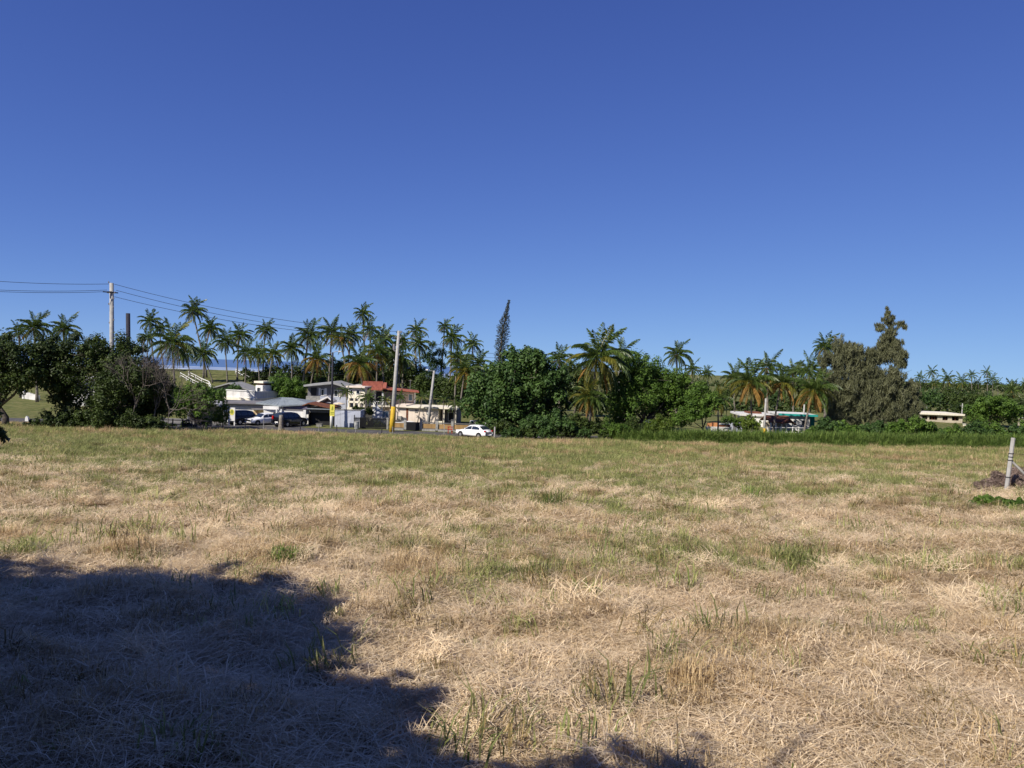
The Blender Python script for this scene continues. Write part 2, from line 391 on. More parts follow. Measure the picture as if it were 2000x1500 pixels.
def scatter(name, coll, x, y, sc, label=None, zoff=0, tilt=.12):
    x = np.asarray(x); n = len(x); z = G(x, y) + zoff
    me = bpy.data.meshes.new(name); me.vertices.add(n); me.vertices.foreach_set('co', np.stack([x, y, z], -1).astype(np.float32).ravel())
    a = me.attributes.new('rot', 'FLOAT_VECTOR', 'POINT')
    a.data.foreach_set('vector', np.stack([(rng.random(n) - .5) * tilt * 2, (rng.random(n) - .5) * tilt * 2, rng.random(n) * 6.283], -1).astype(np.float32).ravel())
    a = me.attributes.new('sc', 'FLOAT', 'POINT'); a.data.foreach_set('value', np.asarray(sc, np.float32))
    a = me.attributes.new('idx', 'INT', 'POINT'); a.data.foreach_set('value', rng.integers(0, len(coll.objects), n).astype(np.int32))
    o = link(name, me); tag(o, label, kind='stuff')
    ng = bpy.data.node_groups.new(name, 'GeometryNodeTree')
    ng.interface.new_socket('Geometry', in_out='INPUT', socket_type='NodeSocketGeometry'); ng.interface.new_socket('Geometry', in_out='OUTPUT', socket_type='NodeSocketGeometry')
    N = ng.nodes.new; L = ng.links.new
    gi = N('NodeGroupInput'); go = N('NodeGroupOutput'); ip = N('GeometryNodeInstanceOnPoints'); ci = N('GeometryNodeCollectionInfo')
    ci.inputs['Collection'].default_value = coll; ci.inputs['Separate Children'].default_value = True; ci.inputs['Reset Children'].default_value = True
    def na(nm, t):
        q = N('GeometryNodeInputNamedAttribute'); q.data_type = t; q.inputs['Name'].default_value = nm; return q.outputs['Attribute']
    e = N('FunctionNodeEulerToRotation'); L(na('rot', 'FLOAT_VECTOR'), e.inputs[0])
    L(gi.outputs[0], ip.inputs['Points']); L(ci.outputs[0], ip.inputs['Instance']); ip.inputs['Pick Instance'].default_value = True
    L(na('idx', 'INT'), ip.inputs['Instance Index']); L(e.outputs[0], ip.inputs['Rotation']); L(na('sc', 'FLOAT'), ip.inputs['Scale'])
    L(ip.outputs[0], go.inputs[0])
    md = o.modifiers.new('scatter', 'NODES'); md.node_group = ng
    return o
def fan(n, d0, d1, pw=1.0, marg=2.5):
    """random points over the visible field between two distances"""
    d = (d0 ** (pw + 1) + (d1 ** (pw + 1) - d0 ** (pw + 1)) * rng.random(n)) ** (1 / (pw + 1))
    return (rng.random(n) * 2 - 1) * (d * .70 + marg), d
C_mat = protos('straw_mat', M['straw'], 6, n=190, spread=.30, h0=.05, h1=.36, w=.0025, flat=True)
C_stub = protos('stubble', M['stub'], 6, n=30, spread=.11, h0=.04, h1=.17, w=.0022, lean=1.3)
C_grn = protos('green_tuft', M['blade'], 6, n=30, spread=.13, h0=.06, h1=.20, w=.0035, lean=1.1)
C_stk = protos('stalk', M['blade'], 6, n=3, spread=.08, h0=.18, h1=.40, w=.007, lean=1.1)
C_dk = protos('dark_stub', M['dstub'], 5, n=60, spread=.16, h0=.04, h1=.17, w=.003, lean=1.4)
C_tall = protos('verge_blade', M['tallg'], 5, n=46, spread=.45, h0=.5, h1=1.25, w=.022, lean=1.1)
# litter
x1, y1 = fan(5200, 3.6, 15); x2, y2 = fan(6500, 14, 42)
x = np.r_[x1, x2]; y = np.r_[y1, y2]
keep = rng.random(len(x)) < 1.05 - .70 * greenness(x, y)
scatter('straw_litter', C_mat, x[keep], y[keep], (.75 + .5 * rng.random(keep.sum())) * np.where(y[keep] > 14, 1.6, 1), 'tan mown straw lying matted over the whole field')
x, y = fan(2600, 3.8, 28); keep = fbm(x * .6 + 90, y * .6, 3) > .5
scatter('straw_heaps', C_mat, x[keep], y[keep], .5 + .65 * rng.random(keep.sum()), 'loose lumps of mown straw heaped on the matted field', zoff=.05, tilt=.55)
# stubble in patches
x1, y1 = fan(15000, 3.6, 16); x2, y2 = fan(24000, 15, 45); x3, y3 = fan(15000, 44, 83)
x = np.r_[x1, x2, x3]; y = np.r_[y1, y2, y3]
pt = fbm(x * .9, y * .9, 3)
keep = rng.random(len(x)) < np.clip((pt - .36) * 3.2, .08, 1) * (1 - .6 * greenness(x, y))
s = (.55 + .8 * rng.random(len(x))) * (.7 + .9 * np.clip((pt - .4) * 3, 0, 1)) * np.interp(y, [4, 16, 45, 83], [1, 1.1, 1.7, 2.4])
scatter('dry_grass', C_stub, x[keep], y[keep], s[keep], 'dry brown stubble standing in uneven tufts across the field')
x1, y1 = fan(16000, 3.8, 16); x2, y2 = fan(52000, 14, 45); x3, y3 = fan(34000, 44, 84)
x = np.r_[x1, x2, x3]; y = np.r_[y1, y2, y3]
pt = fbm(x * .8 + 50, y * .8, 3); g_ = greenness(x, y)
blot = fbm(x * .45 + 9, y * .30 + 4, 3); dense = np.clip((blot - .52) * 7, 0, 1)
keep = rng.random(len(x)) < np.clip(g_ * 1.0 * np.clip((pt - .38) * 5, 0, 1) + dense * g_ * .3 + .010, 0, 1)
s = (.5 + .9 * rng.random(len(x))) * (1 + .25 * dense) * np.interp(y, [4, 16, 45, 83], [1, 1.15, 1.7, 2.3])
scatter('green_grass', C_grn, x[keep], y[keep], s[keep], 'short green regrowth in patches among the mown straw')
x, y = fan(5200, 3.8, 30)
pt = fbm(x * .7 + 20, y * .7, 3); keep = pt > .50
scatter('grass_stalks', C_stk, x[keep], y[keep], .5 + .6 * rng.random(keep.sum()), 'scattered green seed stalks poking up from the straw', tilt=.35)
x1, y1 = fan(2600, 3.8, 16); x2, y2 = fan(6000, 15, 60); x = np.r_[x1, x2]; y = np.r_[y1, y2]
pt = fbm(x * 1.1 + 33, y * 1.1, 3) ; keep = (pt > .53) & (rng.random(len(x)) < .7)  # dark tufts strewn in patches to paint hollows as shaded
scatter('dark_stubble', C_dk, x[keep], y[keep], (.5 + .8 * rng.random(keep.sum())) * np.interp(y[keep], [4, 16, 60], [1, 1.2, 2.]), 'dark brown cut tufts painting the shade of hollows between the pale straw')
x, y = fan(950, 4.2, 34); keep = fbm(x * .5 + 71, y * .5, 3) > .46
scatter('green_tufts', C_grn, x[keep], y[keep], 1.5 + 1.3 * rng.random(keep.sum()), 'larger loose green tufts dotted over the near field', tilt=.3)
x, y = fan(900, 4.2, 30); keep = fbm(x * .5 + 11, y * .5 + 7, 3) > .5
scatter('brown_tufts', C_dk, x[keep], y[keep], 1.2 + 1.2 * rng.random(keep.sum()), 'larger brown cut tufts with shaded bases dotted over the near field', tilt=.3)
# rough verges along the far edge
n_ = 5200; x = rng.uniform(12, 68, n_); y = rng.uniform(79.5, 86.5, n_)
edge = 79.6 + 1.8 * fbm(x * .25, x * 0, 3) + 1.2 * (1 - sstep(12, 24, x)); keep = y > edge
scatter('tall_grass', C_tall, x[keep], y[keep], (.55 + .7 * rng.random(keep.sum())) * np.clip((y[keep] - edge[keep]) / 2.5 + .35, .3, 1.35), 'tall lush green grass along the far right edge of the field', tilt=.25)
n_ = 2600; x = rng.uniform(-62, 12, n_); y = rng.uniform(83.2, 86.6, n_)
scatter('verge_grass', C_stub, x, y, 1.2 + 1.7 * rng.random(n_), 'dry tufted verge grass beside the road', tilt=.25)
# individual clumps
def clump(px, py, wpx, hpx, mat, label, n=110, lean=1.0, name='grass_clump', w=.006, seed=1):
    # solve distance on the field for the base pixel
    lo, hi = 3.0, 90.0
    for _ in range(40):
        md = (lo + hi) / 2; p = at(px, py, md)
        if p[2] > G(p[0], p[1]): lo = md
        else: hi = md
    D = lo; p = at(px, py, D); k = D / FPX
    V, Fq, T = blades(n, wpx * k * .45, hpx * k * .35, hpx * k * 1.05, w, lean, seed=seed)
    o = link(name, np_mesh(name, V, Fq, mat, T), loc=(p[0], p[1], float(G(p[0], p[1]))))
    tag(o, label, 'grass clump', 'large grass clumps in the field'); return o
CL = [
 (560, 1098, 78, 44, 'tallg', 'round bright green grass clump with a tall stem, left half of the field', 240, 1.0),
 (1078, 995, 50, 46, 'tallg', 'tall blue green grass clump standing upright near the middle of the field', 120, .6),
 (1462, 974, 44, 36, 'tallg', 'spiky green clump with leaning blades, right half of the far field', 60, .8),
 (1545, 1108, 90, 62, 'blade', 'large leaning green clump with long arching stems at right of the field', 260, 1.0),
 (1080, 1070, 130, 20, 'blade', 'low wide green patch of thick grass in mid field', 420, 1.0),
 (1350, 1345, 100, 72, 'stub', 'big brown stubble clump with a dark base in the right foreground', 560, .7),
 (1012, 1232, 70, 50, 'blade', 'small olive clump with upright blades right of the shadow corner', 90, .9),
 (1590, 1240, 150, 26, 'blade', 'long flat green clump lying across the right foreground', 360, 1.2),
 (1730, 1140, 60, 28, 'blade', 'small green clump right of the large leaning clump', 120, 1.0),
 (505, 968, 60, 18, 'blade', 'dark green low patch in the far left field', 260, 1.0),
 (650, 1215, 40, 40, 'blade', 'green clump at the corner of the foreground shadow', 70, .8),
 (1210, 1000, 60, 22, 'blade', 'olive clump right of the tall blue green clump', 130, 1.0),
 (460, 1128, 40, 26, 'blade', 'tiny olive clump below the round bright green clump', 60, .9),
 (1690, 1010, 46, 20, 'blade', 'faint green clump in the far right field', 90, 1.0),
 (1830, 1215, 50, 36, 'blade', 'green upright clump near the right edge of the foreground', 90, .8),
 (1130, 1300, 60, 36, 'stub', 'brown tuft with a shaded hollow in the centre foreground', 140, .9),
 (1250, 1210, 40, 26, 'blade', 'small olive tuft in the pale straw at centre right', 60, .9),
]
for k, (px, py, w_, h_, mt, lb, n_, ln) in enumerate(CL):
    clump(px, py, w_, h_, M[mt], lb, n_, ln, seed=40 + k, w=.0045 if py > 1150 else .007)

# ------------------------------------------------------------------ trees
def crown_arrays(blobs, n, size, g, up=.6, droop=0, sub=26, asp=.55, hollow=.75):
    """blobs: (x,y,z,rx,ry,rz) relative; leaf cards grouped in clumps on each blob"""
    B = np.array(blobs, float); w = (B[:, 3] * B[:, 5]) ** 1.0; w /= w.sum()
    V = []; T = []
    for bi, b in enumerate(B):
        m = max(8, int(n * w[bi])); s = max(6, int(sub * (.6 + .8 * g.random())))
        sc = g.normal(size=(s, 3)); sc /= np.linalg.norm(sc, axis=1)[:, None]
        sc[:, 2] = np.where(sc[:, 2] < -.5, -sc[:, 2] * .5, sc[:, 2])
        sr = .18 + .26 * g.random(s); st = g.random(s); so = .72 + .36 * g.random(s)
        k = g.integers(0, s, m); off = g.normal(size=(m, 3)); off /= np.linalg.norm(off, axis=1)[:, None]
        P = sc[k] * so[k][:, None] + off * (sr[k] * (.45 + .6 * g.random(m)))[:, None]
        fill = g.random(m) < .28; q = g.normal(size=(m, 3)); q /= np.linalg.norm(q, axis=1)[:, None]
        P = np.where(fill[:, None], q * (hollow * g.random(m) ** .4)[:, None], P)
        P = P * b[3:6] + b[:3]
        nrm = off + q * .5 + np.array([0, 0, up]); nrm /= np.linalg.norm(nrm, axis=1)[:, None]
        r = g.normal(size=(m, 3)); r[:, 2] -= droop * 2.5
        a = np.cross(nrm, r); a /= np.linalg.norm(a, axis=1)[:, None] + 1e-9
        if droop:
            ax = r / np.linalg.norm(r, axis=1)[:, None]; wd = np.cross(ax, nrm); wd /= np.linalg.norm(wd, axis=1)[:, None] + 1e-9
        else: ax = np.cross(a, nrm); wd = a
        L_ = size * (.6 + .8 * g.random(m))[:, None]
        p0 = P - ax * L_ * .5; p2 = P + ax * L_ * .5; md = P - nrm * L_ * .12
        V.append(np.stack([p0, md + wd * L_ * asp * .5, p2, md - wd * L_ * asp * .5], 1).reshape(-1, 3))
        T.append(np.repeat(np.clip(st[k] * .6 + .4 * g.random(m), 0, 1), 4))
    V = np.concatenate(V); return V, np.arange(len(V)).reshape(-1, 4), np.concatenate(T)
def limbs(base, blobs, rt, g, name, mat, parent, fork=.35, top=None):
    B = np.array(blobs, float); mb = MB()
    c = np.average(B[:, :3], axis=0, weights=B[:, 3]); base = np.array(base, float)
    f = base + (c - base) * fork; f[2] = base[2] + (c[2] - base[2]) * fork; f[:2] += g.normal(size=2) * rt
    mb.tube([base - [0, 0, .2], base + (f - base) * .5 + [g.normal() * rt * .5, 0, 0], f], [rt * 1.25, rt * .95, rt * .8], 8)
    o = B[:, :3]
    big = set(np.argsort(-B[:, 3])[:18]) | {int(np.argmax(B[:, 2]))}
    for k, q in enumerate(o):
        if k not in big: continue
        m1 = f + (q - f) * .5 + np.array([g.normal() * .12, g.normal() * .12, -.08 * np.linalg.norm(q - f)])
        rs = min(1, B[k, 3] / (rt * 5)) * rt
        mb.tube([f, m1, q, q + (q - f) / (np.linalg.norm(q - f) + .01) * B[k, 3] * .4], [rs * .5, rs * .33, rs * .18, rs * .04], 6)
        for _ in range(2):
            d = g.normal(size=3) * B[k, 3] * .6; d[2] = abs(d[2])
            mb.tube([q, q + d * .6, q + d], [rt * .16, rt * .1, rt * .03], 4)
    mb.build(name, mat, parent, smooth=True)
def tree(name, cat, label, D, base_px, blobs_px, mat, n_=6000, leaf=.30, seed=1, trunk=.22, group=None, up=.6, droop=0, asp=.55,
         bark='bark', depth=1.0, hollow=.75, sub=26, fork=.35, base_py=840, dz=0, squash=1.0):
    n = int(n_ * 2.0); leaf = leaf * 1.0
    g = np.random.default_rng(seed); k = D / FPX
    b0 = gp(base_px, D, base_py); bl = []
    for (px, py, r) in blobs_px:
        p = at(px, py, D); r_ = r * k
        bl.append((p[0] - b0[0], p[1] - b0[1] + g.uniform(-.6, .6) * r_ * depth, p[2] - b0[2], r_, r_ * depth, r_ * squash))
    root = empty(name, b0 + [0, 0, dz], 0, label, cat, group)
    V, Fq, T = crown_arrays(bl, n, leaf, g, up, droop, sub, asp, hollow)
    V[:, 2] = np.maximum(V[:, 2], .02)
    link('crown', np_mesh('crown', V, Fq, M[mat], T), root)
    if trunk: limbs((0, 0, 0), bl, trunk, g, 'trunk', M[bark], root, fork)
    return root
def shrub(D, px, py, r, mat, label, n=900, leaf=.22, seed=1, group=None, base_py=845, w=1.3, name='shrub', **kw):
    return tree(name, 'shrub', label, D, px, [(px - r * .5 * w, py, r * .8), (px + r * .5 * w, py + 1, r * .78), (px, py - r * .25, r * .85)], mat, n, leaf, seed,
                trunk=.06, group=group, base_py=base_py, sub=14, **kw)

GL = 'dark trees massed at the left edge of the field'
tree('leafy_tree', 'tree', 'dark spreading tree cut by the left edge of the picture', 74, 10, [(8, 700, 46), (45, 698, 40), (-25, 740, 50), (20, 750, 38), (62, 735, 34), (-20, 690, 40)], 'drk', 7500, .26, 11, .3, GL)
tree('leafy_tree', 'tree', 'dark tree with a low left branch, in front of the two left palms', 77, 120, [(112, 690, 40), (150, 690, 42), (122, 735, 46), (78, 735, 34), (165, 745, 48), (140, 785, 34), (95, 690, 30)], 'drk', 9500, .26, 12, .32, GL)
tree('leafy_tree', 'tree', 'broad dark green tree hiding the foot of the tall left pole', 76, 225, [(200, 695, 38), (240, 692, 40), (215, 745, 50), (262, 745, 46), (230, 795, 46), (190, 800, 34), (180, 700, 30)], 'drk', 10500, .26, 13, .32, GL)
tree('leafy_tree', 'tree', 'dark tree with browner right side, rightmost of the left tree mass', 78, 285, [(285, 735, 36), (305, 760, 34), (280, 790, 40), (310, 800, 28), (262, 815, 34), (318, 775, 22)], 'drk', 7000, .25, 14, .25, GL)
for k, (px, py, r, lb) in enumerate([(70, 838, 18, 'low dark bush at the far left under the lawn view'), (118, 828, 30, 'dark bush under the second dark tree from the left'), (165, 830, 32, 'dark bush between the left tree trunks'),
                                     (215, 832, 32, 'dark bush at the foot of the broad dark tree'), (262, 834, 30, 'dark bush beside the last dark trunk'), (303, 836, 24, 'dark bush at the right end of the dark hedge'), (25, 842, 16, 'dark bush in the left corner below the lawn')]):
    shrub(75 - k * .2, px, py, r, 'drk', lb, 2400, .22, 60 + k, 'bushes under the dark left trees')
# bare twiggy tree
def bare_tree(px, D, top_py, label, seed, mat='twig', spread=1.0, base_py=845, r0=.075):
    g = np.random.default_rng(seed); b0 = gp(px, D, base_py); H = at(px, top_py, D)[2] - b0[2]; mb = MB()
    root = empty('bare_tree', b0, 0, label, 'tree')
    def br(p, d, l, r, lv):
        q = p + d * l; m_ = p + d * l * .5 + g.normal(size=3) * l * .05
        mb.tube([p, m_, q], [r, r * .8, r * .55], 5 if lv < 2 else 3, cap=False)
        if lv >= 5: return
        for _ in range(3 if lv > 0 else 5):
            e = d + g.normal(size=3) * .55 * spread; e[2] = e[2] * .6 + .28; e /= np.linalg.norm(e)
            br(q - d * l * g.random() * .3, e, l * (.62 + .2 * g.random()), r * .62, lv + 1)
    br(np.array([0, 0, -.1]), np.array([.05, 0, 1.]), H * .27, r0, 0)
    V = np.array(mb.v); mb.v = [tuple(v) for v in V * [1, 1, H / V[:, 2].max()]]
    mb.build('branches', M[mat], root); return root
bare_tree(302, 76.5, 662, 'bare grey twiggy tree between the dark trees and the big palm', 5, spread=.9)
bare_tree(328, 75, 700, 'small bare twiggy tree right of the taller bare one', 9, spread=.9, r0=.06)
bare_tree(262, 74.5, 662, 'bare twig top showing above the broad dark tree', 8, spread=.8, r0=.07)
tree('leafy_tree', 'tree', 'round green tree in front of the white arched shelter', 87, 385, [(352, 775, 24), (385, 772, 28), (412, 778, 24), (362, 800, 24), (395, 800, 20), (340, 795, 16)], 'grn', 4500, .24, 21, .18)
tree('leafy_tree', 'tree', 'dense round green tree behind the grey hipped roof', 122, 552, [(550, 762, 32), (575, 768, 28), (525, 775, 26), (545, 748, 20), (590, 775, 16), (565, 785, 24)], 'grn', 6500, .30, 22, .25, base_py=790)
tree('leafy_tree', 'tree', 'broad bush of blue green leaves left of the stepped white house', 118, 462, [(448, 768, 14), (430, 775, 16), (462, 762, 13), (446, 782, 14)], 'bgr', 1800, .30, 23, .1, base_py=800)
tree('leafy_tree', 'tree', 'low dark tree above the white house, left of the round tree', 150, 500, [(492, 735, 14), (515, 738, 16), (535, 728, 18), (505, 752, 14), (480, 725, 9)], 'drk', 2400, .34, 24, .15, base_py=770)
# shrubs near sign and fence
tree('leafy_shrub', 'shrub', 'conical shrub with yellow top left of the white sign board', 90, 435, [(435, 806, 14), (432, 820, 16), (440, 795, 9)], 'ylg', 1400, .18, 25, .06, base_py=838)
shrub(88, 398, 825, 12, 'grn', 'green bush in front of the white arched shelter', 800, .2, 26)
shrub(88, 365, 832, 10, 'drk', 'dark bush behind the rail fence', 600, .2, 27)
shrub(90, 330, 835, 10, 'drk', 'small dark bush at the left end of the rail fence', 500, .2, 28)
# big right hand mass
tree('sea_grape_tree', 'tree', 'big dark green broadleaf tree beside the white hatchback car', 95, 1010,
     [(1018, 702, 30), (1050, 712, 30), (985, 728, 34), (1020, 740, 40), (950, 765, 42), (990, 780, 44), (1060, 755, 38), (1085, 735, 26), (930, 795, 30), (965, 820, 34), (1020, 815, 40), (1075, 800, 42)], 'bgr', 15000, .34, 31, .45, asp=.8)
shrub(88, 1045, 838, 26, 'bgr', 'dark bush at the foot of the big broadleaf tree', 2200, .26, 32)
shrub(87, 1090, 835, 28, 'bgr', 'green bush left of the hanging brown palm fronds', 2400, .26, 33)
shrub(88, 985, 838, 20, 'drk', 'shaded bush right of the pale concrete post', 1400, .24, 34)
tree('leafy_tree', 'tree', 'feathery bright green tree right of the big yellowing palm', 94, 1240,
     [(1240, 722, 34), (1210, 750, 38), (1270, 735, 38), (1300, 765, 42), (1250, 775, 46), (1200, 790, 38), (1330, 770, 34), (1345, 800, 30), (1365, 790, 24), (1290, 805, 36), (1215, 820, 34), (1320, 745, 26)], 'grn', 19000, .26, 35, .3, asp=.62)
shrub(86, 1285, 838, 24, 'ylg', 'bright green bush below the feathery tree', 2400, .2, 36)
shrub(86, 1205, 842, 20, 'grn', 'green bush right of the palm foot', 1600, .2, 37)
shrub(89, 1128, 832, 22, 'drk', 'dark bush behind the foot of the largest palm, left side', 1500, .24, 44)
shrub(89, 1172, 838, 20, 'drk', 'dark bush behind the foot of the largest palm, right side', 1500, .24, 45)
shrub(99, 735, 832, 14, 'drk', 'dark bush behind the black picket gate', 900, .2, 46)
for k_, (px_, r_, lb_) in enumerate([(1000, 15, 'low bush right of the concrete post, first of the row'), (1034, 16, 'low bush under the big broadleaf tree'), (1070, 15, 'low bush below the gap between tree and palm'), (1106, 14, 'low bush left of the largest palm foot'), (1140, 13, 'low bush touching the largest palm foot'), (1186, 13, 'low bush right of the largest palm foot')]):
    shrub(86.6, px_, 848, r_, 'drk' if k_ % 2 else 'bgr', lb_, 1000, .2, 700 + k_, 'low bushes under the centre trees')
shrub(87, 1240, 835, 18, 'drk', 'dark bush in the gap under the feathery tree', 1200, .2, 38)
tree('leafy_tree', 'tree', 'green leaning tree in front of the orange wall', 90, 1372, [(1362, 780, 24), (1388, 785, 20), (1345, 808, 24), (1376, 804, 16), (1330, 822, 18), (1372, 762, 16)], 'grn', 5600, .24, 39, .12, base_py=850)
shrub(88, 1462, 832, 20, 'ylg', 'pale leafy bush left of the white and yellow pole', 1300, .22, 41)
shrub(88, 1425, 822, 12, 'grn', 'small green bush behind the field edge near the grey wall', 500, .2, 42)
# casuarina
g = np.random.default_rng(50)
CAS = [(1636, 690, 30), (1668, 690, 26), (1692, 705, 26), (1620, 742, 26), (1655, 758, 34), (1700, 752, 40), (1742, 742, 36), (1640, 785, 30), (1684, 792, 34), (1725, 795, 38), (1762, 780, 32),
       (1735, 694, 28), (1757, 702, 20), (1722, 674, 15), (1740, 657, 13), (1755, 674, 13), (1738, 678, 16), (1655, 722, 26), (1692, 728, 26), (1712, 705, 20), (1784, 762, 20), (1790, 800, 18), (1784, 830, 20), (1772, 815, 24), (1745, 828, 24), (1632, 818, 22), (1610, 770, 18), (1615, 705, 18), (1700, 825, 22), (1670, 825, 24), (1725, 835, 20), (1690, 790, 28), (1782, 785, 18),
       (1737, 634, 10), (1758, 633, 9), (1726, 628, 8), (1733, 612, 6), (1731, 602, 3.5), (1742, 620, 6), (1718, 645, 9), (1765, 640, 6)]
CAS2 = []
for (px_, py_, r_) in CAS:
    for _ in range(8 if r_ > 12 else 3):
        a_ = g.uniform(0, 6.28); q_ = r_ * g.uniform(.1, .85); CAS2.append((px_ + q_ * math.cos(a_), py_ + q_ * math.sin(a_) * .85, r_ * g.uniform(.32, .50)))
for px_, py_, l_ in ((1733, 604, 5), (1734, 612, 8), (1731, 622, 10), (1742, 630, 14), (1757, 634, 10), (1768, 637, 6), (1722, 640, 12), (1713, 637, 8), (1745, 648, 16), (1728, 656, 14)): CAS2.append((px_, py_, l_ * .55))
CAS = CAS2
tree('casuarina_tree', 'tree', 'huge olive brown feathery weeping tree with a thin spire top', 100, 1700, CAS, 'olv', 78000, .55, 51, .22, droop=.8, asp=.12, squash=1.35, bark='bark', sub=12, fork=.3, base_py=848, hollow=.95)
tree('casuarina_tree', 'tree', 'small thin casuarina left of the pale pole behind the grove', 165, 845, [(838, 700, 16), (850, 715, 18), (860, 690, 12), (832, 735, 16), (858, 740, 16), (845, 675, 8)], 'bgr', 3000, .5, 52, .15, droop=.8, asp=.2, base_py=770)
# dark backing trees of the grove
for k, (px, py, D, lb, bl) in enumerate([
    (600, 770, 150, 'dark tree filling the gap left of the gabled house roof', [(575, 735, 26), (610, 728, 28), (640, 735, 26), (595, 750, 24)]),
    (690, 770, 148, 'dark tree behind the small white flat roof', [(665, 725, 28), (700, 722, 30), (685, 745, 26), (730, 735, 28)]),
    (770, 770, 146, 'dark tree behind the red tiled roof ridge', [(755, 712, 32), (790, 720, 30), (770, 740, 30), (808, 735, 24)]),
    (840, 775, 142, 'dark green tree behind the pale concrete pole', [(830, 755, 26), (862, 762, 24), (845, 775, 22), (812, 765, 20)]),
    (890, 780, 138, 'dark tree at the right end of the low pale house', [(885, 765, 24), (912, 752, 26), (935, 740, 26), (905, 780, 22)]),
    (1120, 780, 125, 'dark tree in the gap left of the big yellowing palm', [(1110, 730, 26), (1140, 740, 26), (1095, 760, 26), (1125, 775, 28), (1150, 790, 28)]),
    (720, 780, 140, 'low dark tree peeking above the cream house', [(720, 760, 20), (745, 765, 20), (700, 768, 16)]),
    (640, 775, 142, 'low dark tree peeking above the grey gable', [(625, 755, 16), (655, 758, 18), (680, 758, 16)]),
]):
    tree('leafy_tree', 'tree', lb, D, px, bl, 'drk', 3600, .42, 70 + k, .2, 'dark trees behind the palm grove', base_py=770)
# far wood to the right, each crown its own
for k, (px, py, r, D, lb) in enumerate([
    (1815, 768, 22, 210, 'far dark tree just right of the weeping tree'), (1850, 766, 22, 215, 'far dark tree second right of the weeping tree'), (1885, 770, 22, 205, 'far dark tree above the cream wall end'),
    (1918, 772, 20, 215, 'far dark tree behind the domed tree'), (1965, 778, 22, 220, 'far dark tree right of the domed tree'), (2000, 785, 22, 215, 'far dark tree at the right picture edge'),
    (1830, 795, 16, 190, 'low dark tree behind the beige house'), (1870, 792, 18, 190, 'low dark tree behind the right end of the beige house'), (1395, 775, 18, 200, 'far dark tree in the gap behind the leaning tree'),
    (1430, 785, 18, 190, 'far dark tree behind the white flat house'), (1475, 785, 18, 185, 'far dark tree behind the white and yellow pole'), (1525, 785, 20, 180, 'far dark tree behind the maroon porch roof'), (1570, 783, 20, 180, 'far dark tree behind the teal roof'), (1605, 790, 16, 170, 'dark tree at the right end of the teal roof'), (1412, 760, 14, 210, 'far dark tree peeking left of the orange palms'), (1500, 765, 16, 200, 'far dark tree between the orange palms')]):
    tree('leafy_tree', 'tree', lb, D, px, [(px - r * .6, py + 12, r * .85), (px + r * .6, py + 10, r * .85), (px, py + r * .6 + 8, r)], 'drk' if k % 3 else 'bgr', 2000, .5, 90 + k, .2, 'far dark trees behind the houses on the right', base_py=800)
tree('leafy_tree', 'tree', 'rounded domed green tree near the right edge', 120, 1935, [(1925, 790, 26), (1955, 795, 26), (1905, 812, 24), (1980, 815, 24), (1940, 815, 30)], 'grn', 6000, .3, 111, .25, base_py=840)
for k, (px, py, r, lb) in enumerate([(1785, 838, 24, 'dark green bush under the right side of the weeping tree'), (1822, 850, 19, 'dark green bush below the beige house'), (1858, 850, 18, 'dark green bush below the end of the beige house'), (1898, 848, 22, 'green bush left of the domed tree foot'),
                                     (1938, 848, 22, 'green bush below the domed tree'), (1978, 850, 20, 'green bush behind the fence post'), (1745, 845, 20, 'green bush under the weeping tree'), (1690, 845, 18, 'green bush in the shade of the weeping tree'), (2020, 845, 24, 'green bush cut by the right edge'),
    (1618, 838, 20, 'dark bush left of the weeping tree foot'), (1650, 842, 20, 'dark bush under the left side of the weeping tree'), (1715, 842, 18, 'dark bush before the trunk of the weeping tree'), (1590, 846, 12, 'small bush right of the teal building')]):
    shrub(88, px, py, r, 'bgr' if k % 2 else 'grn', lb, 1900, .24, 120 + k, 'bushes along the right edge of the field', w=1.5)

# far-off wood closing the view between the houses and the sea
g = np.random.default_rng(88); wb = []
for px in list(range(585, 1130, 26)) + list(range(1130, 2120, 24)):
    right = px > 1130; D = g.uniform(160, 178) if not right else g.uniform(225, 250)
    top = 728 + g.uniform(-6, 10) if not right else 762 + g.uniform(-5, 6) + (px - 1130) * .004
    for row in range(4):
        p = at(px + g.uniform(-8, 8), top + 16 + row * 16, D); r = (22 if not right else 15) * D / FPX * g.uniform(.85, 1.2); wb.append((*p, r, r, r * .85))
for px in range(1120, 2140, 14):
    D = g.uniform(380, 430); p = at(px + g.uniform(-5, 5), 757 + g.uniform(-3, 3), D); r = 12 * D / FPX * g.uniform(.8, 1.2); wb.append((*p, r * 1.3, r, r))
for px in range(1370, 2120, 17):
    D = g.uniform(146, 156); p = at(px + g.uniform(-6, 6), 801 + g.uniform(-5, 4), D); r = 15 * D / FPX * g.uniform(.8, 1.2); wb.append((*p, r * 1.2, r, r))
V, Fq, T = crown_arrays(wb, 62000, .85, g, .6, 0, 14, .7, .8)
tag(link('far_wood', np_mesh('far_wood', V, Fq, M['drk'], T)), 'dark far-off wood closing the view behind the houses', kind='stuff')

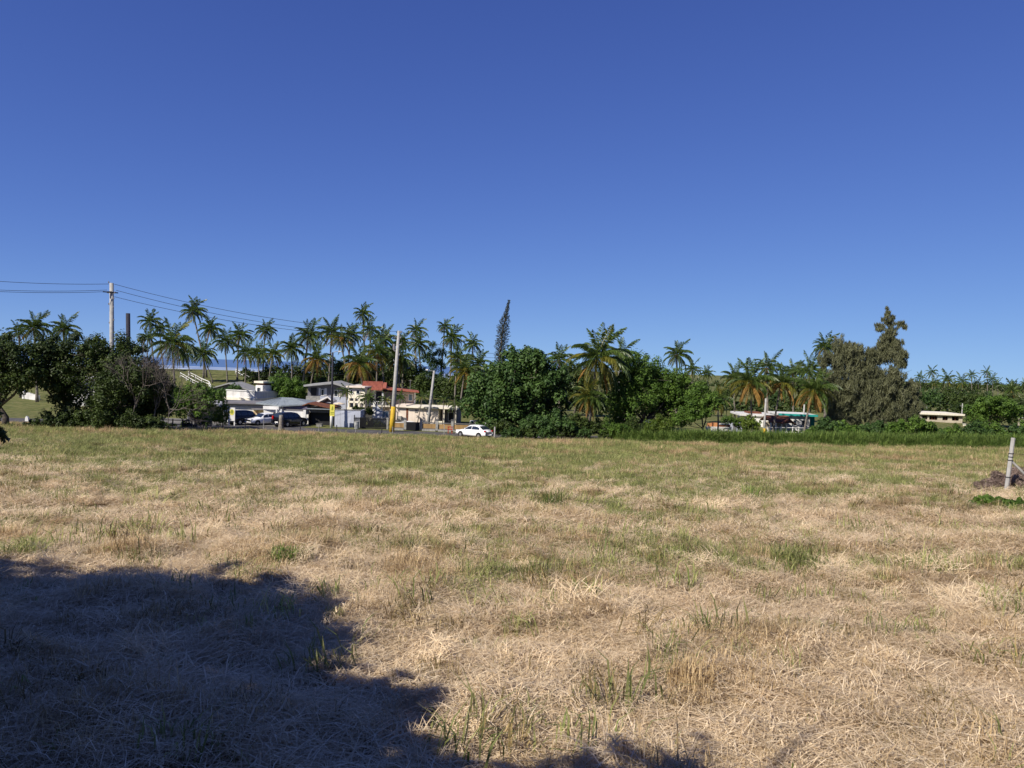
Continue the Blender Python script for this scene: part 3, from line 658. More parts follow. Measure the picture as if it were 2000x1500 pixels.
# ------------------------------------------------------------------ palms
_fr = {}
def frond_mesh(kind, tone, seed, fine):
    key = (kind, tone, seed, fine)
    if key in _fr: return _fr[key]
    g = np.random.default_rng(seed * 31 + kind)
    e0, bend = [(80, 48), (56, 88), (24, 98), (-10, 70), (-52, 34)][kind]
    e0 = R_(e0 + g.uniform(-6, 6)); bend = R_(bend + g.uniform(-10, 10)); n = 12; pts = [np.zeros(3)]; dirs = []
    sw = g.uniform(-.25, .25)
    for i in range(n):
        s = (i + .5) / n; e = e0 - bend * s ** 1.3; a = sw * s
        d = np.array([math.cos(e) * math.cos(a), math.cos(e) * math.sin(a), math.sin(e)]); dirs.append(d); pts.append(pts[-1] + d / n)
    pts = np.array(pts); V = []; Fq = []; T = []
    w = .013 if fine else .02
    for i, p in enumerate(pts):
        d = dirs[min(i, n - 1)]; s = np.cross(d, [0, 0, 1]); s /= np.linalg.norm(s) + 1e-9; ww = w * (1 - .8 * i / n)
        V += [p - s * ww, p + s * ww]; T += [.9, .9]
    for i in range(n): Fq.append((2 * i, 2 * i + 1, 2 * i + 3, 2 * i + 2))
    m = 38 if fine else 22
    for i in range(m):
        s = .10 + .9 * (i + .5) / m; j = min(int(s * n), n - 1); p = pts[j] + (pts[j + 1] - pts[j]) * (s * n - j); d = dirs[j]
        side = np.cross(d, [0, 0, 1]); side /= np.linalg.norm(side) + 1e-9; nr = np.cross(side, d)
        L_ = .235 * (math.sin(math.pi * min(1, (s * .86 + .12))) ** .6) * g.uniform(.8, 1.1)
        for sg in (-1, 1):
            dr = side * sg * (.62 - .22 * s) + d * (.62 + .5 * s) - np.array([0, 0, g.uniform(.2, .85)]) + nr * g.uniform(-.1, .2)
            dr /= np.linalg.norm(dr); wd = (d * .75 + nr * .3); lw = (.019 if fine else .032) * g.uniform(.7, 1.2)
            q = p + dr * L_ * .55; tip = p + dr * L_ + np.array([0, 0, -.06 * L_ * 4 * .5]); b = len(V)
            V += [p, q - wd * lw, tip, q + wd * lw]; Fq.append((b, b + 1, b + 2, b + 3)); t_ = g.random(); T += [t_] * 4
    me = np_mesh('frond', np.array(V), np.array(Fq), M[tone], T); _fr[key] = me; return me
def palm(px, py, half, D, bpx, label, group=None, tones='g', n=None, seed=0, bpy_=None, rt=None, parts=True, wind=0.0, low=True, bend=0.0, deadn=None, cat='palm tree', trunkmat='palmbark'):
    g = np.random.default_rng(1000 + seed); k = D / FPX
    b0 = gp(bpx, D, bpy_ or 800); top = at(px, py, D) - b0; Lf = half * k * 1.22
    root = empty('coconut_palm', b0, 0, label, cat, group)
    H = top[2]; rt = rt or min(.19, .06 + H * .011); mb = MB(); pts = []; rad = []
    lean = np.array([top[0], top[1], 0]); nr = 12; by = g.uniform(-.4, .4) * min(1, H / 10)
    for i in range(nr + 1):
        t = i / nr; pts.append(lean * t ** (1.4 if abs(bend) < .01 else 1.4) + np.array([math.sin(math.pi * t) * (bend + by * .4), math.sin(math.pi * t) * by, H * t - .15 * (i == 0)]))
        rad.append(rt * (1.5 - .75 * min(1, t * 5) * .6) * (1 - .35 * t))
    mb.tube(pts, rad, 8); mb.build('trunk', M[trunkmat], root, smooth=True)
    n = n or int((33 + half * .36) * g.uniform(.78, 1.12)); wind = wind * g.uniform(-.2, 2.4); cx_ = g.uniform(-.2, .2); Lf *= g.uniform(.9, 1.1); fine = half > 26
    az0 = g.random() * 6.28; items = []
    for i in range(n):
        t = (i + .5) / n
        kind = 0 if t < .13 else 1 if t < .36 else 2 if t < .64 else 3 if t < .87 or not low else 4
        tone = 'pg'
        if tones == 'y' and g.random() < .05 + .5 * t: tone = 'py'
        if tones == 'd' and t > .74: tone = 'pd'
        if tones == 'd' and .40 < t <= .74 and g.random() < .65: tone = 'py'
        if tones == 'o' and t > .4 and g.random() < .8: tone = 'py' if g.random() < .65 else 'pd'
        if tones == 'g' and t > .78 and g.random() < .3: tone = 'py'
        if kind == 4 and tone == 'pg': tone = 'py'
        if kind == 4 and g.random() < .3: tone = 'pd'
        az = az0 + i * 2.39996 + g.uniform(-.2, .2)
        s = Lf * g.uniform(.85, 1.12) * (1 if kind != 4 else .85)
        if wind: s *= 1 + .12 * math.cos(az - 0) * wind
        items.append((kind, tone, int(g.integers(0, 3)), az, s, g.uniform(-.12, .12)))
    nutm = MB()
    for i in range(5):
        a = g.random() * 6.28; c = np.array([math.cos(a) * .16, math.sin(a) * .16, -.1 - .2 * g.random()]) + top
        nutm.tube([c + [0, 0, .12], c, c + [0, 0, -.12]], [.03, .11, .03], 6)
    crown_base = top
    if parts:
        cr = root
        for kind, tone, sd, az, s, tl in items:
            link('frond', frond_mesh(kind, tone, sd, fine), root, crown_base, tuple((Matrix.Rotation(cx_, 3, 'X') @ Matrix.Rotation(.22 * wind, 3, 'Y') @ Matrix.Rotation(az, 3, 'Z') @ Matrix.Rotation(tl, 3, 'X')).to_euler()), s)
        if fine:
            o = nutm.build('coconut_cluster', M['yellow' if tones != 'g' else 'rust'], root)
    else:
        VV = []; FF = []; TT = []; nb = 0
        for kind, tone, sd, az, s, tl in items:
            m_ = frond_mesh(kind, 'pg', sd, False); v = np.empty(len(m_.vertices) * 3, np.float32); m_.vertices.foreach_get('co', v); v = v.reshape(-1, 3) * s
            f = np.empty(len(m_.polygons) * 4, np.int32); m_.loops.foreach_get('vertex_index', f); c_, s_ = math.cos(az), math.sin(az)
            v = np.stack([v[:, 0] * c_ - v[:, 1] * s_, v[:, 0] * s_ + v[:, 1] * c_, v[:, 2]], -1) + crown_base
            VV.append(v); FF.append(f.reshape(-1, 4) + nb); nb += len(v); TT.append(np.full(len(v), g.random()))
        link('crown', np_mesh('crown', np.concatenate(VV), np.concatenate(FF), M['pg'], np.concatenate(TT)), root)
    return root
GW = 'coconut palms in the grove behind the houses'
PALMS = [
 # px, py, half, D, base px, tone, label, group
 (66, 640, 33, 115, 72, 'g', 'bushy palm rising over the left trees, taller of the two at far left', GW),
 (36, 648, 22, 120, 40, 'g', 'small palm head at the far left beside the bushy palm', GW),
 (124, 642, 32, 115, 128, 'g', 'palm head left of the tall wooden pole, with fronds swept left', GW),
 (292, 628, 22, 170, 300, 'g', 'slim palm head just right of the dark leaning post', GW),
 (288, 660, 18, 165, 290, 'g', 'low small palm head right of the dark post', GW),
 (312, 642, 16, 170, 318, 'g', 'tiny palm head between the dark post and the big low palm', GW),
 (336, 672, 42, 105, 345, 'y', 'big low palm with yellow lower fronds behind the bare trees', GW),
 (376, 608, 25, 160, 402, 'g', 'tallest slender leaning palm on the left, above the grassy slope', GW),
 (410, 642, 23, 158, 396, 'g', 'palm leaning right beside the tallest slender one', GW),
 (366, 690, 20, 150, 372, 'g', 'small palm above the white stair railing', GW),
 (396, 690, 24, 150, 414, 'g', 'palm with whitewashed foot on the slope left of the sea gap', GW),
 (440, 668, 27, 150, 443, 'g', 'straight palm standing against the sea, left of the white railing', GW),
 (468, 655, 24, 156, 462, 'g', 'palm leaning right with a white painted foot on the grassy slope', GW),
 (480, 688, 27, 148, 477, 'g', 'full palm head above the white corner railing', GW),
 (503, 690, 24, 144, 506, 'g', 'palm head below the tall one left of centre grove', GW),
 (518, 645, 24, 152, 512, 'g', 'tall palm standing clear of the grove above the stepped house', GW),
 (533, 692, 26, 142, 524, 'y', 'palm with yellow underside leaning right near the clear tall one', GW),
 (568, 680, 29, 138, 567, 'g', 'rounded palm with pale trunk directly above the round green tree', GW),
 (602, 655, 31, 140, 590, 'g', 'tall full palm left of the lamp pole', GW),
 (618, 702, 32, 130, 604, 'o', 'palm with brown hanging fronds under the full palm left of the lamp pole', GW),
 (648, 650, 33, 138, 640, 'g', 'crowded tall palm directly above the lamp pole', GW),
 (664, 662, 28, 134, 682, 'o', 'palm with brown fronds and curved trunk right of the lamp pole', GW),
 (686, 655, 24, 142, 680, 'g', 'dark palm head at the right of the lamp pole group', GW),
 (708, 612, 19, 172, 712, 'g', 'single tallest palm standing far above the middle grove', GW),
 (722, 645, 22, 165, 724, 'g', 'palm head just below the single tallest palm', GW),
 (702, 712, 38, 120, 708, 'o', 'big yellow brown palm above the cream house', GW),
 (738, 690, 34, 126, 736, 'y', 'broad palm left of the yellow footed pole', GW),
 (748, 662, 26, 140, 750, 'g', 'upright palm behind the broad palm near the yellow footed pole', GW),
 (778, 700, 30, 130, 778, 'y', 'palm behind the top of the yellow footed pole', GW),
 (786, 668, 22, 142, 784, 'g', 'palm head peeking right of the yellow footed pole top', GW),
 (812, 645, 20, 160, 812, 'g', 'upper of the two stacked palm heads right of the yellow footed pole', GW),
 (817, 672, 25, 148, 821, 'g', 'lower of the two stacked palm heads, with a long thin trunk', GW),
 (868, 638, 18, 168, 858, 'g', 'sparse wind beaten palm with a long bent trunk', GW),
 (882, 660, 25, 158, 876, 'g', 'spiky palm right of the sparse wind beaten one', GW),
 (923, 672, 20, 162, 920, 'g', 'palm standing alone left of the tall thin pine', GW),
 (893, 700, 30, 122, 888, 'y', 'dark topped palm over the end of the low pale house', GW),
 (908, 725, 34, 108, 898, 'o', 'low palm with yellow and orange fronds left of the big broadleaf tree', GW),
 (934, 710, 24, 125, 938, 'g', 'palm tucked against the left of the big broadleaf tree', GW),
 (1092, 702, 30, 108, 1094, 'g', 'fan shaped palm between the big broadleaf tree and the big yellowing palm', None),
 (1166, 700, 60, 90, 1150, 'y', 'largest palm with hanging yellowed fronds down to the field edge', None),
 (1148, 775, 40, 89, 1146, 'y', 'short palm with drooping yellow fronds under the largest palm', None),
 (1212, 695, 34, 98, 1222, 'g', 'dark palm behind the right shoulder of the largest palm', None),
 (1322, 692, 30, 112, 1322, 'g', 'palm head rising behind the feathery green tree', None),
 (1352, 722, 22, 130, 1352, 'g', 'small palm head right of the one behind the feathery tree', None),
 (1380, 730, 15, 215, 1385, 'g', 'tiny distant palm in the sky gap', None),
 (1402, 780, 28, 97, 1404, 'y', 'low yellow green palm in front of the grey wall', None),
 (1432, 738, 30, 118, 1436, 'g', 'palm at the left of the orange fronded row', None),
 (1465, 748, 44, 98, 1470, 'd', 'leftmost palm with orange hanging fronds', None),
 (1497, 718, 30, 116, 1500, 'g', 'dark palm head behind the orange fronded row', None),
 (1526, 748, 38, 99, 1512, 'd', 'middle palm with orange hanging fronds, leaning over the porch', None),
 (1548, 728, 28, 118, 1550, 'g', 'dark palm behind the middle orange fronded palm', None),
 (1582, 722, 30, 112, 1580, 'g', 'dark palm left of the weeping tree', None),
 (1588, 762, 40, 97, 1572, 'd', 'rightmost palm with bright yellow and orange fronds beside the weeping tree', None),
 (1610, 678, 26, 125, 1612, 'g', 'tall palm poking out left of the weeping tree top', None),
]
for k, (px, py, h, D, b, tn, lb, gr_) in enumerate(PALMS):
    palm(px, py, h, D, b, lb, gr_, tn, seed=k, wind=.6)
GF = 'distant palms on the skyline at right'
FAR = [(1797, 737, 13, 300, 'leftmost distant skyline palm by the weeping tree'), (1820, 728, 15, 300, 'second distant skyline palm, slightly taller'), (1825, 748, 15, 280, 'distant skyline palm with a yellow underside'),
       (1850, 740, 17, 290, 'distant skyline palm above the middle of the beige house'), (1878, 746, 18, 285, 'broad distant skyline palm above the end of the beige house'), (1897, 733, 14, 300, 'tall distant skyline palm right of the broad one'),
       (1910, 748, 11, 300, 'small low distant skyline palm before the gap'), (1927, 728, 14, 300, 'tallest distant skyline palm at right'), (1938, 742, 14, 295, 'distant palm just right of the tallest skyline one'),
       (1948, 752, 14, 290, 'lower distant palm right of the tallest skyline one'), (1975, 762, 20, 250, 'full distant palm near the right edge'), (2002, 750, 14, 280, 'distant palm cut by the right edge')]
for k, (px, py, h, D, lb) in enumerate(FAR):
    palm(px, py, h, D, px + 1, lb, GF, 'g', n=20, seed=200 + k, parts=h > 14.5, bpy_=790)
GS = 'small ornamental palms around the houses'
for k, (px, py, h, D, b, by, lb) in enumerate([(676, 765, 19, 99, 674, 830, 'small palm in front of the grey gabled house'), (716, 775, 21, 99, 713, 838, 'small palm in front of the cream house arches'), (723, 780, 16, 100, 708, 838, 'second small palm beside the one at the cream house arches'),
        (752, 780, 17, 102, 748, 835, 'small bright palm left of the yellow footed pole'), (782, 776, 17, 99, 775, 835, 'small palm right of the yellow footed pole'), (825, 775, 17, 100, 814, 835, 'small leaning palm in front of the low pale house'),
        (846, 770, 13, 112, 846, 830, 'small palm behind the roof of the low pale house'), (866, 780, 14, 100, 864, 835, 'small palm near the right end of the low pale house'), (890, 790, 18, 96, 886, 838, 'feathery small palm at the end of the wall')]):
    palm(px, py, h, D, b, lb, GS, 'g' if k != 3 else 'y', n=17, seed=300 + k, bpy_=by, rt=.07, low=False)
# big palm: long dead fronds hanging to the ground
# Norfolk pine
g = np.random.default_rng(77); b0 = gp(978, 130, 780); tp = at(994, 588, 130) - b0; low = at(976, 700, 130) - b0
root = empty('norfolk_pine', b0, 0, 'tall thin columnar pine leaning right behind the big broadleaf tree', 'tree')
MB().tube([(0, 0, -.2), low * [.7, .7, .6], low, (low + tp) / 2 + [-.25, 0, 0], tp], [.3, .25, .2, .12, .02], 8).build('trunk', M['bark'], root, smooth=True)
Vv = []; Tt = []; br = MB()
for i in range(46):
    t = i / 45; c = low * (1 - t) + tp * t + np.array([-.25 * math.sin(math.pi * t), 0, 0]); c[2] -= 1.2 * (1 - t)
    w = 1.28 * min(1, (1.02 - t) * 2.6) * (.72 + .28 * math.sin(math.pi * min(1, t * 1.3)))
    for a in np.arange(5) * 1.2566 + g.random() * 6.28:
        l = max(.16, w * g.uniform(.6, 1.1)); d = np.array([math.cos(a), math.sin(a), .25]); e = c + d * l; br.tube([c, e], [.03, .012], 3, cap=False)
        m_ = int(16 * l / .6) + 6
        for s in g.random(m_) * .85 + .18:
            p = c + d * l * s; q = g.normal(size=3) * .5 + d * .4 + [0, 0, .6]; q /= np.linalg.norm(q); sdv = np.cross(q, g.normal(size=3)); sdv /= np.linalg.norm(sdv)
            ln = g.uniform(.14, .3); Vv += [p, p + q * ln * .5 + sdv * .04, p + q * ln, p + q * ln * .5 - sdv * .04]; Tt += [g.random()] * 4
br.build('branches', M['bark'], root)
link('crown', np_mesh('crown', np.array(Vv), np.arange(len(Vv)).reshape(-1, 4), M['npine'], Tt), root)

# ------------------------------------------------------------------ shade tree beside the photographer (casts the foreground shadow)
g = np.random.default_rng(5)
bx, by = -9.0, 1.0; b0 = np.array([bx, by, float(G(bx, by))])
root = empty('shade_tree', b0, 0, 'dark leafy shade tree whose twig tips poke in at the left edge', 'tree')
BL = []
for (sx_, sy_, r_) in [(-3.8, 7.8, 1.3), (-5.0, 7.3, 1.7), (-7.4, 6.9, 2.0), (-10.5, 6.5, 2.2), (-3.4, 6.3, 1.4), (-2.3, 4.9, 1.15), (-4.8, 5.2, 2.3), (-7.8, 4.4, 2.5), (.1, 3.1, 1.5), (.9, 3.0, 1.0), (-1.5, 4.3, 1.0), (-3.6, 2.6, 2.3), (-7.0, 1.2, 2.5), (-2.0, .8, 2.2)]:
    zz = 4.6 + g.uniform(-.3, .5); BL.append((sx_ - 1.19 * zz * .72 - bx, sy_ - 1.19 * zz * .69 - by, zz, r_, r_, r_ * .7))
BL += [(1.2, 1.5, 2.4, 1.6, 2.0, 1.7), (0, -2.5, 2.4, 2.2, 2.2, 2.0)]  # low blobs added to keep sky light off the foreground shadow
V, Fq, T = crown_arrays(BL, 34000, .30, g, .8, 0, 30, .8, .95)
link('crown', np_mesh('crown', V, Fq, M['drk'], T), root)
limbs((0, 0, 0), BL, .28, g, 'trunk', M['bark'], root, .4)
for k, (x_, y_, lb) in enumerate([(-19, -1, 'added unseen tall tree left of the camera, blocking sky light'), (-14, -10, 'added unseen tree behind and left of the camera, blocking sky light'), (-5.5, -11, 'added unseen tree behind the camera, blocking sky light')]):
    bb = np.array([x_, y_, float(G(x_, y_))]); rt_ = empty('shade_tree', bb, 0, lb, 'tree')  # added trees out of view, only to cut sky light in the shadow
    V, Fq, T = crown_arrays([(q[0] * 1.2, q[1] * 1.0 + 1, q[2] + 1.6 - 2.2 * (i_ % 3 == 2), q[3] * 1.35, q[4] * 1.35, q[5] * 1.6) for i_, q in enumerate(BL[:6])], 9000, .5, g, .8, 0, 24, .8, .95)
    link('crown', np_mesh('crown', V, Fq, M['drk'], T), rt_); MB().tube([(0, 0, -.2), (0, 0, 2), (.2, 0, 5)], [.35, .28, .15], 8).build('trunk', M['bark'], rt_)
tw = []; tp = MB(); st = np.array([-.2, 2.4, 4.0])
for (px, py, D, r) in [(-34, 800, 8.2, .20), (-22, 850, 8.0, .14), (-40, 760, 8.4, .18), (-16, 872, 7.9, .06), (-44, 900, 8.1, .17)]:
    p = at(px, py, D) - b0; tw.append((*p, r, r, r)); m_ = (st + p) / 2 + [0, 0, .35]; tp.tube([st, m_, p], [.05, .03, .008], 5)
tp.build('branch', M['bark'], root)
V, Fq, T = crown_arrays(tw, 1500, .075, g, .3, 0, 12, .6, .9)
link('leafy_branch', np_mesh('leafy_branch', V, Fq, M['drk'], T), root)

# ------------------------------------------------------------------ buildings
class House:
    """local frame at ground: x right, y away from the camera, z up; sizes read off in photo pixels at distance D"""
    def __init__(s, name, cat, label, D, px, base_py, yaw=0, group=None, dz=0):
        s.D = D; s.m = D / FPX; s.px = px; s.base = base_py; p = gp(px, D, base_py); p[2] += dz
        s.z0 = (at(px, base_py, D)[2] - p[2]); s.root = empty(name, p, R_(yaw), label, cat, group); s.c = math.cos(R_(yaw))
    def X(s, px): return (px - s.px) * s.m / s.c
    def Z(s, py):
        z = (s.base - py) * s.m + s.z0
        return min(z, -.05) if py >= s.base - 1.2 else z      # feet reach the ground
    def box(s, name, x0, x1, y0, y1, d0, d1, mat, parent=None, bevel=0):
        return MB().box(s.X(x0), s.X(x1), d0, d1, s.Z(y1), s.Z(y0)).build(name, M[mat], parent or s.root, bevel=bevel)
    def window(s, x0, x1, y0, y1, d=0, fr='white', pane='glass', t=.07, louvres=0, name='window'):
        X0, X1, Z0, Z1 = s.X(x0), s.X(x1), s.Z(y1), s.Z(y0); mb = MB()
        mb.box(X0, X1, d - .07, d - .002, Z0, Z0 + t).box(X0, X1, d - .07, d - .002, Z1 - t, Z1)
        mb.box(X0, X0 + t, d - .07, d - .002, Z0 + t, Z1 - t).box(X1 - t, X1, d - .07, d - .002, Z0 + t, Z1 - t)
        if X1 - X0 > .9: mb.box((X0 + X1) / 2 - .025, (X0 + X1) / 2 + .025, d - .06, d - .004, Z0 + t, Z1 - t)
        w = mb.build(name, M[fr], s.root)
        MB().box(X0 + t, X1 - t, d - .03, d - .012, Z0 + t, Z1 - t).build('pane', M[pane], w); return w
    def side_window(s, x, y0d, y1d, z0, z1, fr='white'):
        w = MB().box(x, x + .05, y0d, y1d, z0, z0 + .06).box(x, x + .05, y0d, y1d, z1 - .06, z1).build('window', M[fr], s.root)
        MB().box(x, x + .02, y0d, y1d, z0 + .06, z1 - .06).build('pane', M['glass'], w)
def prism_x(mb, x0, x1, prof):      # profile (y,z) extruded along x
    return mb.prism([(x0, y, z) for y, z in prof], (x1 - x0, 0, 0))
def prism_y(mb, y0, y1, prof):      # profile (x,z) extruded along y
    return mb.prism([(x, y0, z) for x, z in prof], (0, y1 - y0, 0))

# -- white house glimpsed through the left trees, garden wall
h = House('garden_wall', 'wall', 'low curved white garden wall on the lawn at far left', 118, 65, 785, -12)
for k in range(5):
    x0 = 42 + k * 9; h.box('wall_panel', x0 + .3, x0 + 9, 766 + k * 1.2, 786 + .8 * k, -.2 * k, .2 - .2 * k, 'offwhite')
h.box('pillar', 40.5, 44, 762, 786, -.1, .3, 'white')
h = House('bungalow', 'house', 'white bungalow glimpsed through the dark left trees', 112, 170, 800, 8)
h.box('wall', 135, 205, 742, 800, 0, 6, 'offwhite'); h.box('roof', 128, 212, 737, 742, -.9, 7, 'white')
for a, b_ in ((143, 153), (160, 171), (182, 194)): h.window(a, b_, 752, 772)
h.box('door', 173, 180, 756, 799, -.04, -.003, 'dark')
h = House('stone_marker', 'stone', 'small white stone standing on the lawn at far left', 90, 52, 832)
MB().prism([(-.15, -.1, 0), (.25, -.1, 0), (.18, -.1, .45), (-.02, -.1, .62), (-.14, -.1, .4)], (0, .25, 0)).build('stone', M['white'], h.root)
h = House('stone_marker', 'stone', 'small white post standing under the second dark tree', 90, 103, 832)
MB().prism([(-.08, -.1, 0), (.12, -.1, 0), (.10, -.1, .7), (-.06, -.1, .75)], (0, .2, 0)).build('stone', M['white'], h.root)

# -- rail fence at left of the road
def rail_fence(name, label, D, pxs, py0, h_, mat, rails, r=.05, rr=.03, group=None, cat='fence'):
    P = [gp(px, D, py0) for px in pxs]; root = empty(name, P[0], 0, label, cat, group)
    for p in P:
        q = p - P[0]; MB().tube([q - [0, 0, .15], q + [0, 0, h_]], r, 6).build('post', M[mat], root)
    for z in rails:
        MB().tube([p - P[0] + [0, -r, z * h_] for p in P], rr, 5).build('rail', M[mat], root)
    return root
rail_fence('rail_fence', 'dark wooden rail fence on the lawn edge left of the white sign board', 85.5, [283, 300, 318, 337, 356, 374, 392, 412], 845, 1.15, 'darkpole', (.9, .5), .07, .045)
# -- white arched shelter
h = House('arched_shelter', 'shelter', 'white arched fabric shelter behind the conical shrub', 97, 402, 832, 10)
n_ = 14; prof = [(2.3 * math.cos(math.pi * k / n_), 2.55 * math.sin(math.pi * k / n_) ** .8) for k in range(n_ + 1)]
inner = [(x * .96, z * .96) for x, z in reversed(prof)]
prism_y(MB(), 0, 5, prof + inner).build('cover', M['offwhite'], h.root, smooth=False)
prism_y(MB(), 4.9, 5, [(x * .95, z * .95) for x, z in prof]).build('back_panel', M['offwhite'], h.root)
for yy in (.0, 2.5): prism_y(MB(), yy, yy + .06, [(x * 1.01, z * 1.01) for x, z in prof] + [(x * .97, z * .97) for x, z in reversed(prof)]).build('rib', M['steel'], h.root)

# -- low white building with painted mural
h = House('low_white_building', 'building', 'low white building with dark roof edge and orange mural', 104, 480, 838, 4)
h.box('wall', 412, 536, 791, 838, 0, 6, 'offwhite'); h.box('roof', 405, 541, 786.5, 791, -.35, 6.3, 'greyw')
h.box('fascia', 440, 516, 789, 791.6, -.45, -.353, 'dark'); h.box('side_wing', 396, 412, 797, 838, .5, 5, 'offwhite')
h.box('grey_band', 440, 516, 791.6, 795.5, -.05, -.003, 'bluegrey')
h.box('shutter_panel', 535, 546, 797, 814, -.6, -.5, 'greyw')
mu = h.box('mural', 494, 536, 799, 829, -.08, -.003, 'ochre'); h.box('awning', 493, 537, 796, 799, -1.1, -.004, 'greyw')
mm, n = nmat('mural_paint'); N = n.nodes.new; L = n.links.new
tcm = N('ShaderNodeTexCoord'); nz = N('ShaderNodeTexNoise'); nz.inputs['Scale'].default_value = 1.1; nz.inputs['Detail'].default_value = 5; nz.inputs['Distortion'].default_value = 1.2; L(tcm.outputs['Object'], nz.inputs['Vector'])
r = N('ShaderNodeValToRGB'); e = r.color_ramp.elements
for _ in range(4): e.new(.5)
for k, (p_, c_) in enumerate([(.3, (.75, .62, .36)), (.42, (.66, .48, .24)), (.48, (.36, .40, .38)), (.54, (.62, .24, .08)), (.6, (.50, .38, .18)), (.72, (.70, .60, .40))]): e[k].position = p_; e[k].color = (*c_, 1)
L(nz.outputs[0], r.inputs[0]); p = N('ShaderNodeBsdfPrincipled'); L(r.outputs[0], p.inputs['Base Color']); p.inputs['Roughness'].default_value = .8; o = N('ShaderNodeOutputMaterial'); L(p.outputs[0], o.inputs[0])
mu.data.materials.clear(); mu.data.materials.append(mm)

# -- stepped white house behind
h = House('stepped_house', 'house', 'stepped white and cream house with roof terrace above the low white building', 116, 478, 800, -14)
h.box('ground_wall', 455, 505, 781, 812, 0, 6, 'white'); h.box('terrace_slab', 444, 512, 776, 781, -1.6, 6.5, 'cream')
h.box('parapet', 449, 508, 763, 776, -1.3, -1.1, 'offwhite'); h.box('parapet', 508, 509.6, 763, 776, -1.1, 5.5, 'offwhite')
h.box('parapet_cap', 448, 509.5, 761.4, 763, -1.4, -1.0, 'white'); h.box('stair_tower', 488, 503, 752, 776, 1.5, 4, 'white')
h.box('tower_roof', 480, 500, 744, 748, 2.0, 5.5, 'cream'); h.box('tower_wall', 482, 497, 748, 752, 2.6, 5, 'rust')
h.window(463, 475, 785, 796, 0); h.window(484, 496, 785, 796, 0); h.window(491, 499, 756, 765, 1.5)
h = House('far_cottage', 'house', 'grey roofed cottage behind the stepped white house', 128, 452, 785, 6)
mb = MB(); X0, X1, Z0 = h.X(404), h.X(488), h.Z(763)
prism_y(mb, 0, 9, [(h.X(402), h.Z(764)), (h.X(446), h.Z(750)), (h.X(490), h.Z(764)), (h.X(490), h.Z(762)), (h.X(446), h.Z(747.5)), (h.X(402), h.Z(762))]).build('roof', M['greyroof'], h.root)
prism_y(MB(), .6, 8.4, [(h.X(407), h.Z(785)), (h.X(485), h.Z(785)), (h.X(485), h.Z(763.4)), (h.X(446), h.Z(751)), (h.X(407), h.Z(763.4))]).build('wall', M['greyw'], h.root)
h.window(420, 432, 768, 778, .6); h.window(455, 468, 768, 778, .6)

# -- house with grey hipped metal roof
h = House('hipped_roof_house', 'house', 'white house with grey hipped metal roof behind the parked cars', 99, 552, 838, 0)
V = [(h.X(499), -.2, h.Z(788)), (h.X(552), -1.0, h.Z(791)), (h.X(604), -.2, h.Z(787)), (h.X(600), 6, h.Z(786)), (h.X(500), 6, h.Z(786)), (h.X(538), 2.2, h.Z(777.5)), (h.X(562), 2.2, h.Z(778))]
Vb = [(x, y, z - .16) for x, y, z in V[:5]]
me = bpy.data.meshes.new('roof'); me.from_pydata(V + Vb, [], [(0, 1, 5), (1, 6, 5), (1, 2, 6), (2, 3, 6), (3, 4, 5, 6), (4, 0, 5), (0, 7, 8, 1), (1, 8, 9, 2), (2, 9, 10, 3), (3, 10, 11, 4), (4, 11, 7, 0), (7, 11, 10, 9, 8)]); me.materials.append(M['metalroof']); me.update()
rf = link('roof', me, h.root)
for a, b_, nn in ((0, 1, 7), (1, 2, 7)):
    A, B_ = np.array(V[a]), np.array(V[b_]); R1, R2 = (np.array(V[5]), np.array(V[5] if a == 0 else V[6]))
    for k in range(1, nn):
        t = k / nn; p0 = A + (B_ - A) * t; p1 = (np.array(V[5]) + (np.array(V[6]) - np.array(V[5])) * (t if a == 1 else 0)) * .999
        link('seam', MB().tube([p0 + [0, 0, .015], p1 + [0, 0, .015]], .022, 4).mesh('seam', M['metalroof']), rf)
h.box('gable_fascia', 553, 604, 791.3, 797.5, -.18, -.02, 'lilac'); h.box('wall', 512, 600, 791.5, 838, .4, 5.6, 'white')
h.box('wing_wall', 520, 550, 792.8, 799, -1.5, -1.3, 'white'); h.box('screen_wall', 546, 600, 801, 815, -1.6, -1.4, 'white')
for a in (546.5, 555.5, 599): h.box('post', a, a + (2.2 if a < 590 else 5), 797.6, 840, -1.9, -1.605, 'white')
h.box('dark_band', 556, 600, 798.2, 801.8, -.62, -.5, 'greyw'); h.window(572, 584, 818, 832, .4); h.window(530, 542, 806, 820, .4)
# barred gate beside the suv
h = House('barred_gate', 'gate', 'pale barred gate right of the red lamped dark car', 97.4, 585, 841)
for k in range(11): h.box('bar', 574 + k * 2.3, 574.7 + k * 2.3, 816, 840, 0, .05, 'rubbish')
h.box('rail', 573.6, 598, 815, 816, -.01, .06, 'steel'); h.box('rail', 573.6, 598, 839, 840, -.06, -.01, 'steel')

# -- dark carport
h = House('carport', 'carport', 'dark open carport with brown sloping roof', 98, 625, 840, 0)
prism_y(MB(), -.8, 5, [(h.X(592), h.Z(792)), (h.X(604), h.Z(786.5)), (h.X(648), h.Z(795)), (h.X(648), h.Z(797)), (h.X(604), h.Z(789)), (h.X(592), h.Z(793.5))]).build('roof', M['rust'], h.root)
h.box('beam', 604, 650, 799, 805.5, -.3, -.1, 'concdark'); h.box('top_slab', 602, 650, 797.4, 799, -.8, 5, 'metalroof')
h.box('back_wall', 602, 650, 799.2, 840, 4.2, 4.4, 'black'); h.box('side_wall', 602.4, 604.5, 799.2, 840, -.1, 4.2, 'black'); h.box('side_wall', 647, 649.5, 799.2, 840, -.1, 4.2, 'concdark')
h.box('inside_shade_sheet', 605, 646.5, 805.6, 840, .5, .6, 'dark')  # dark sheet painting the shade inside the open carport
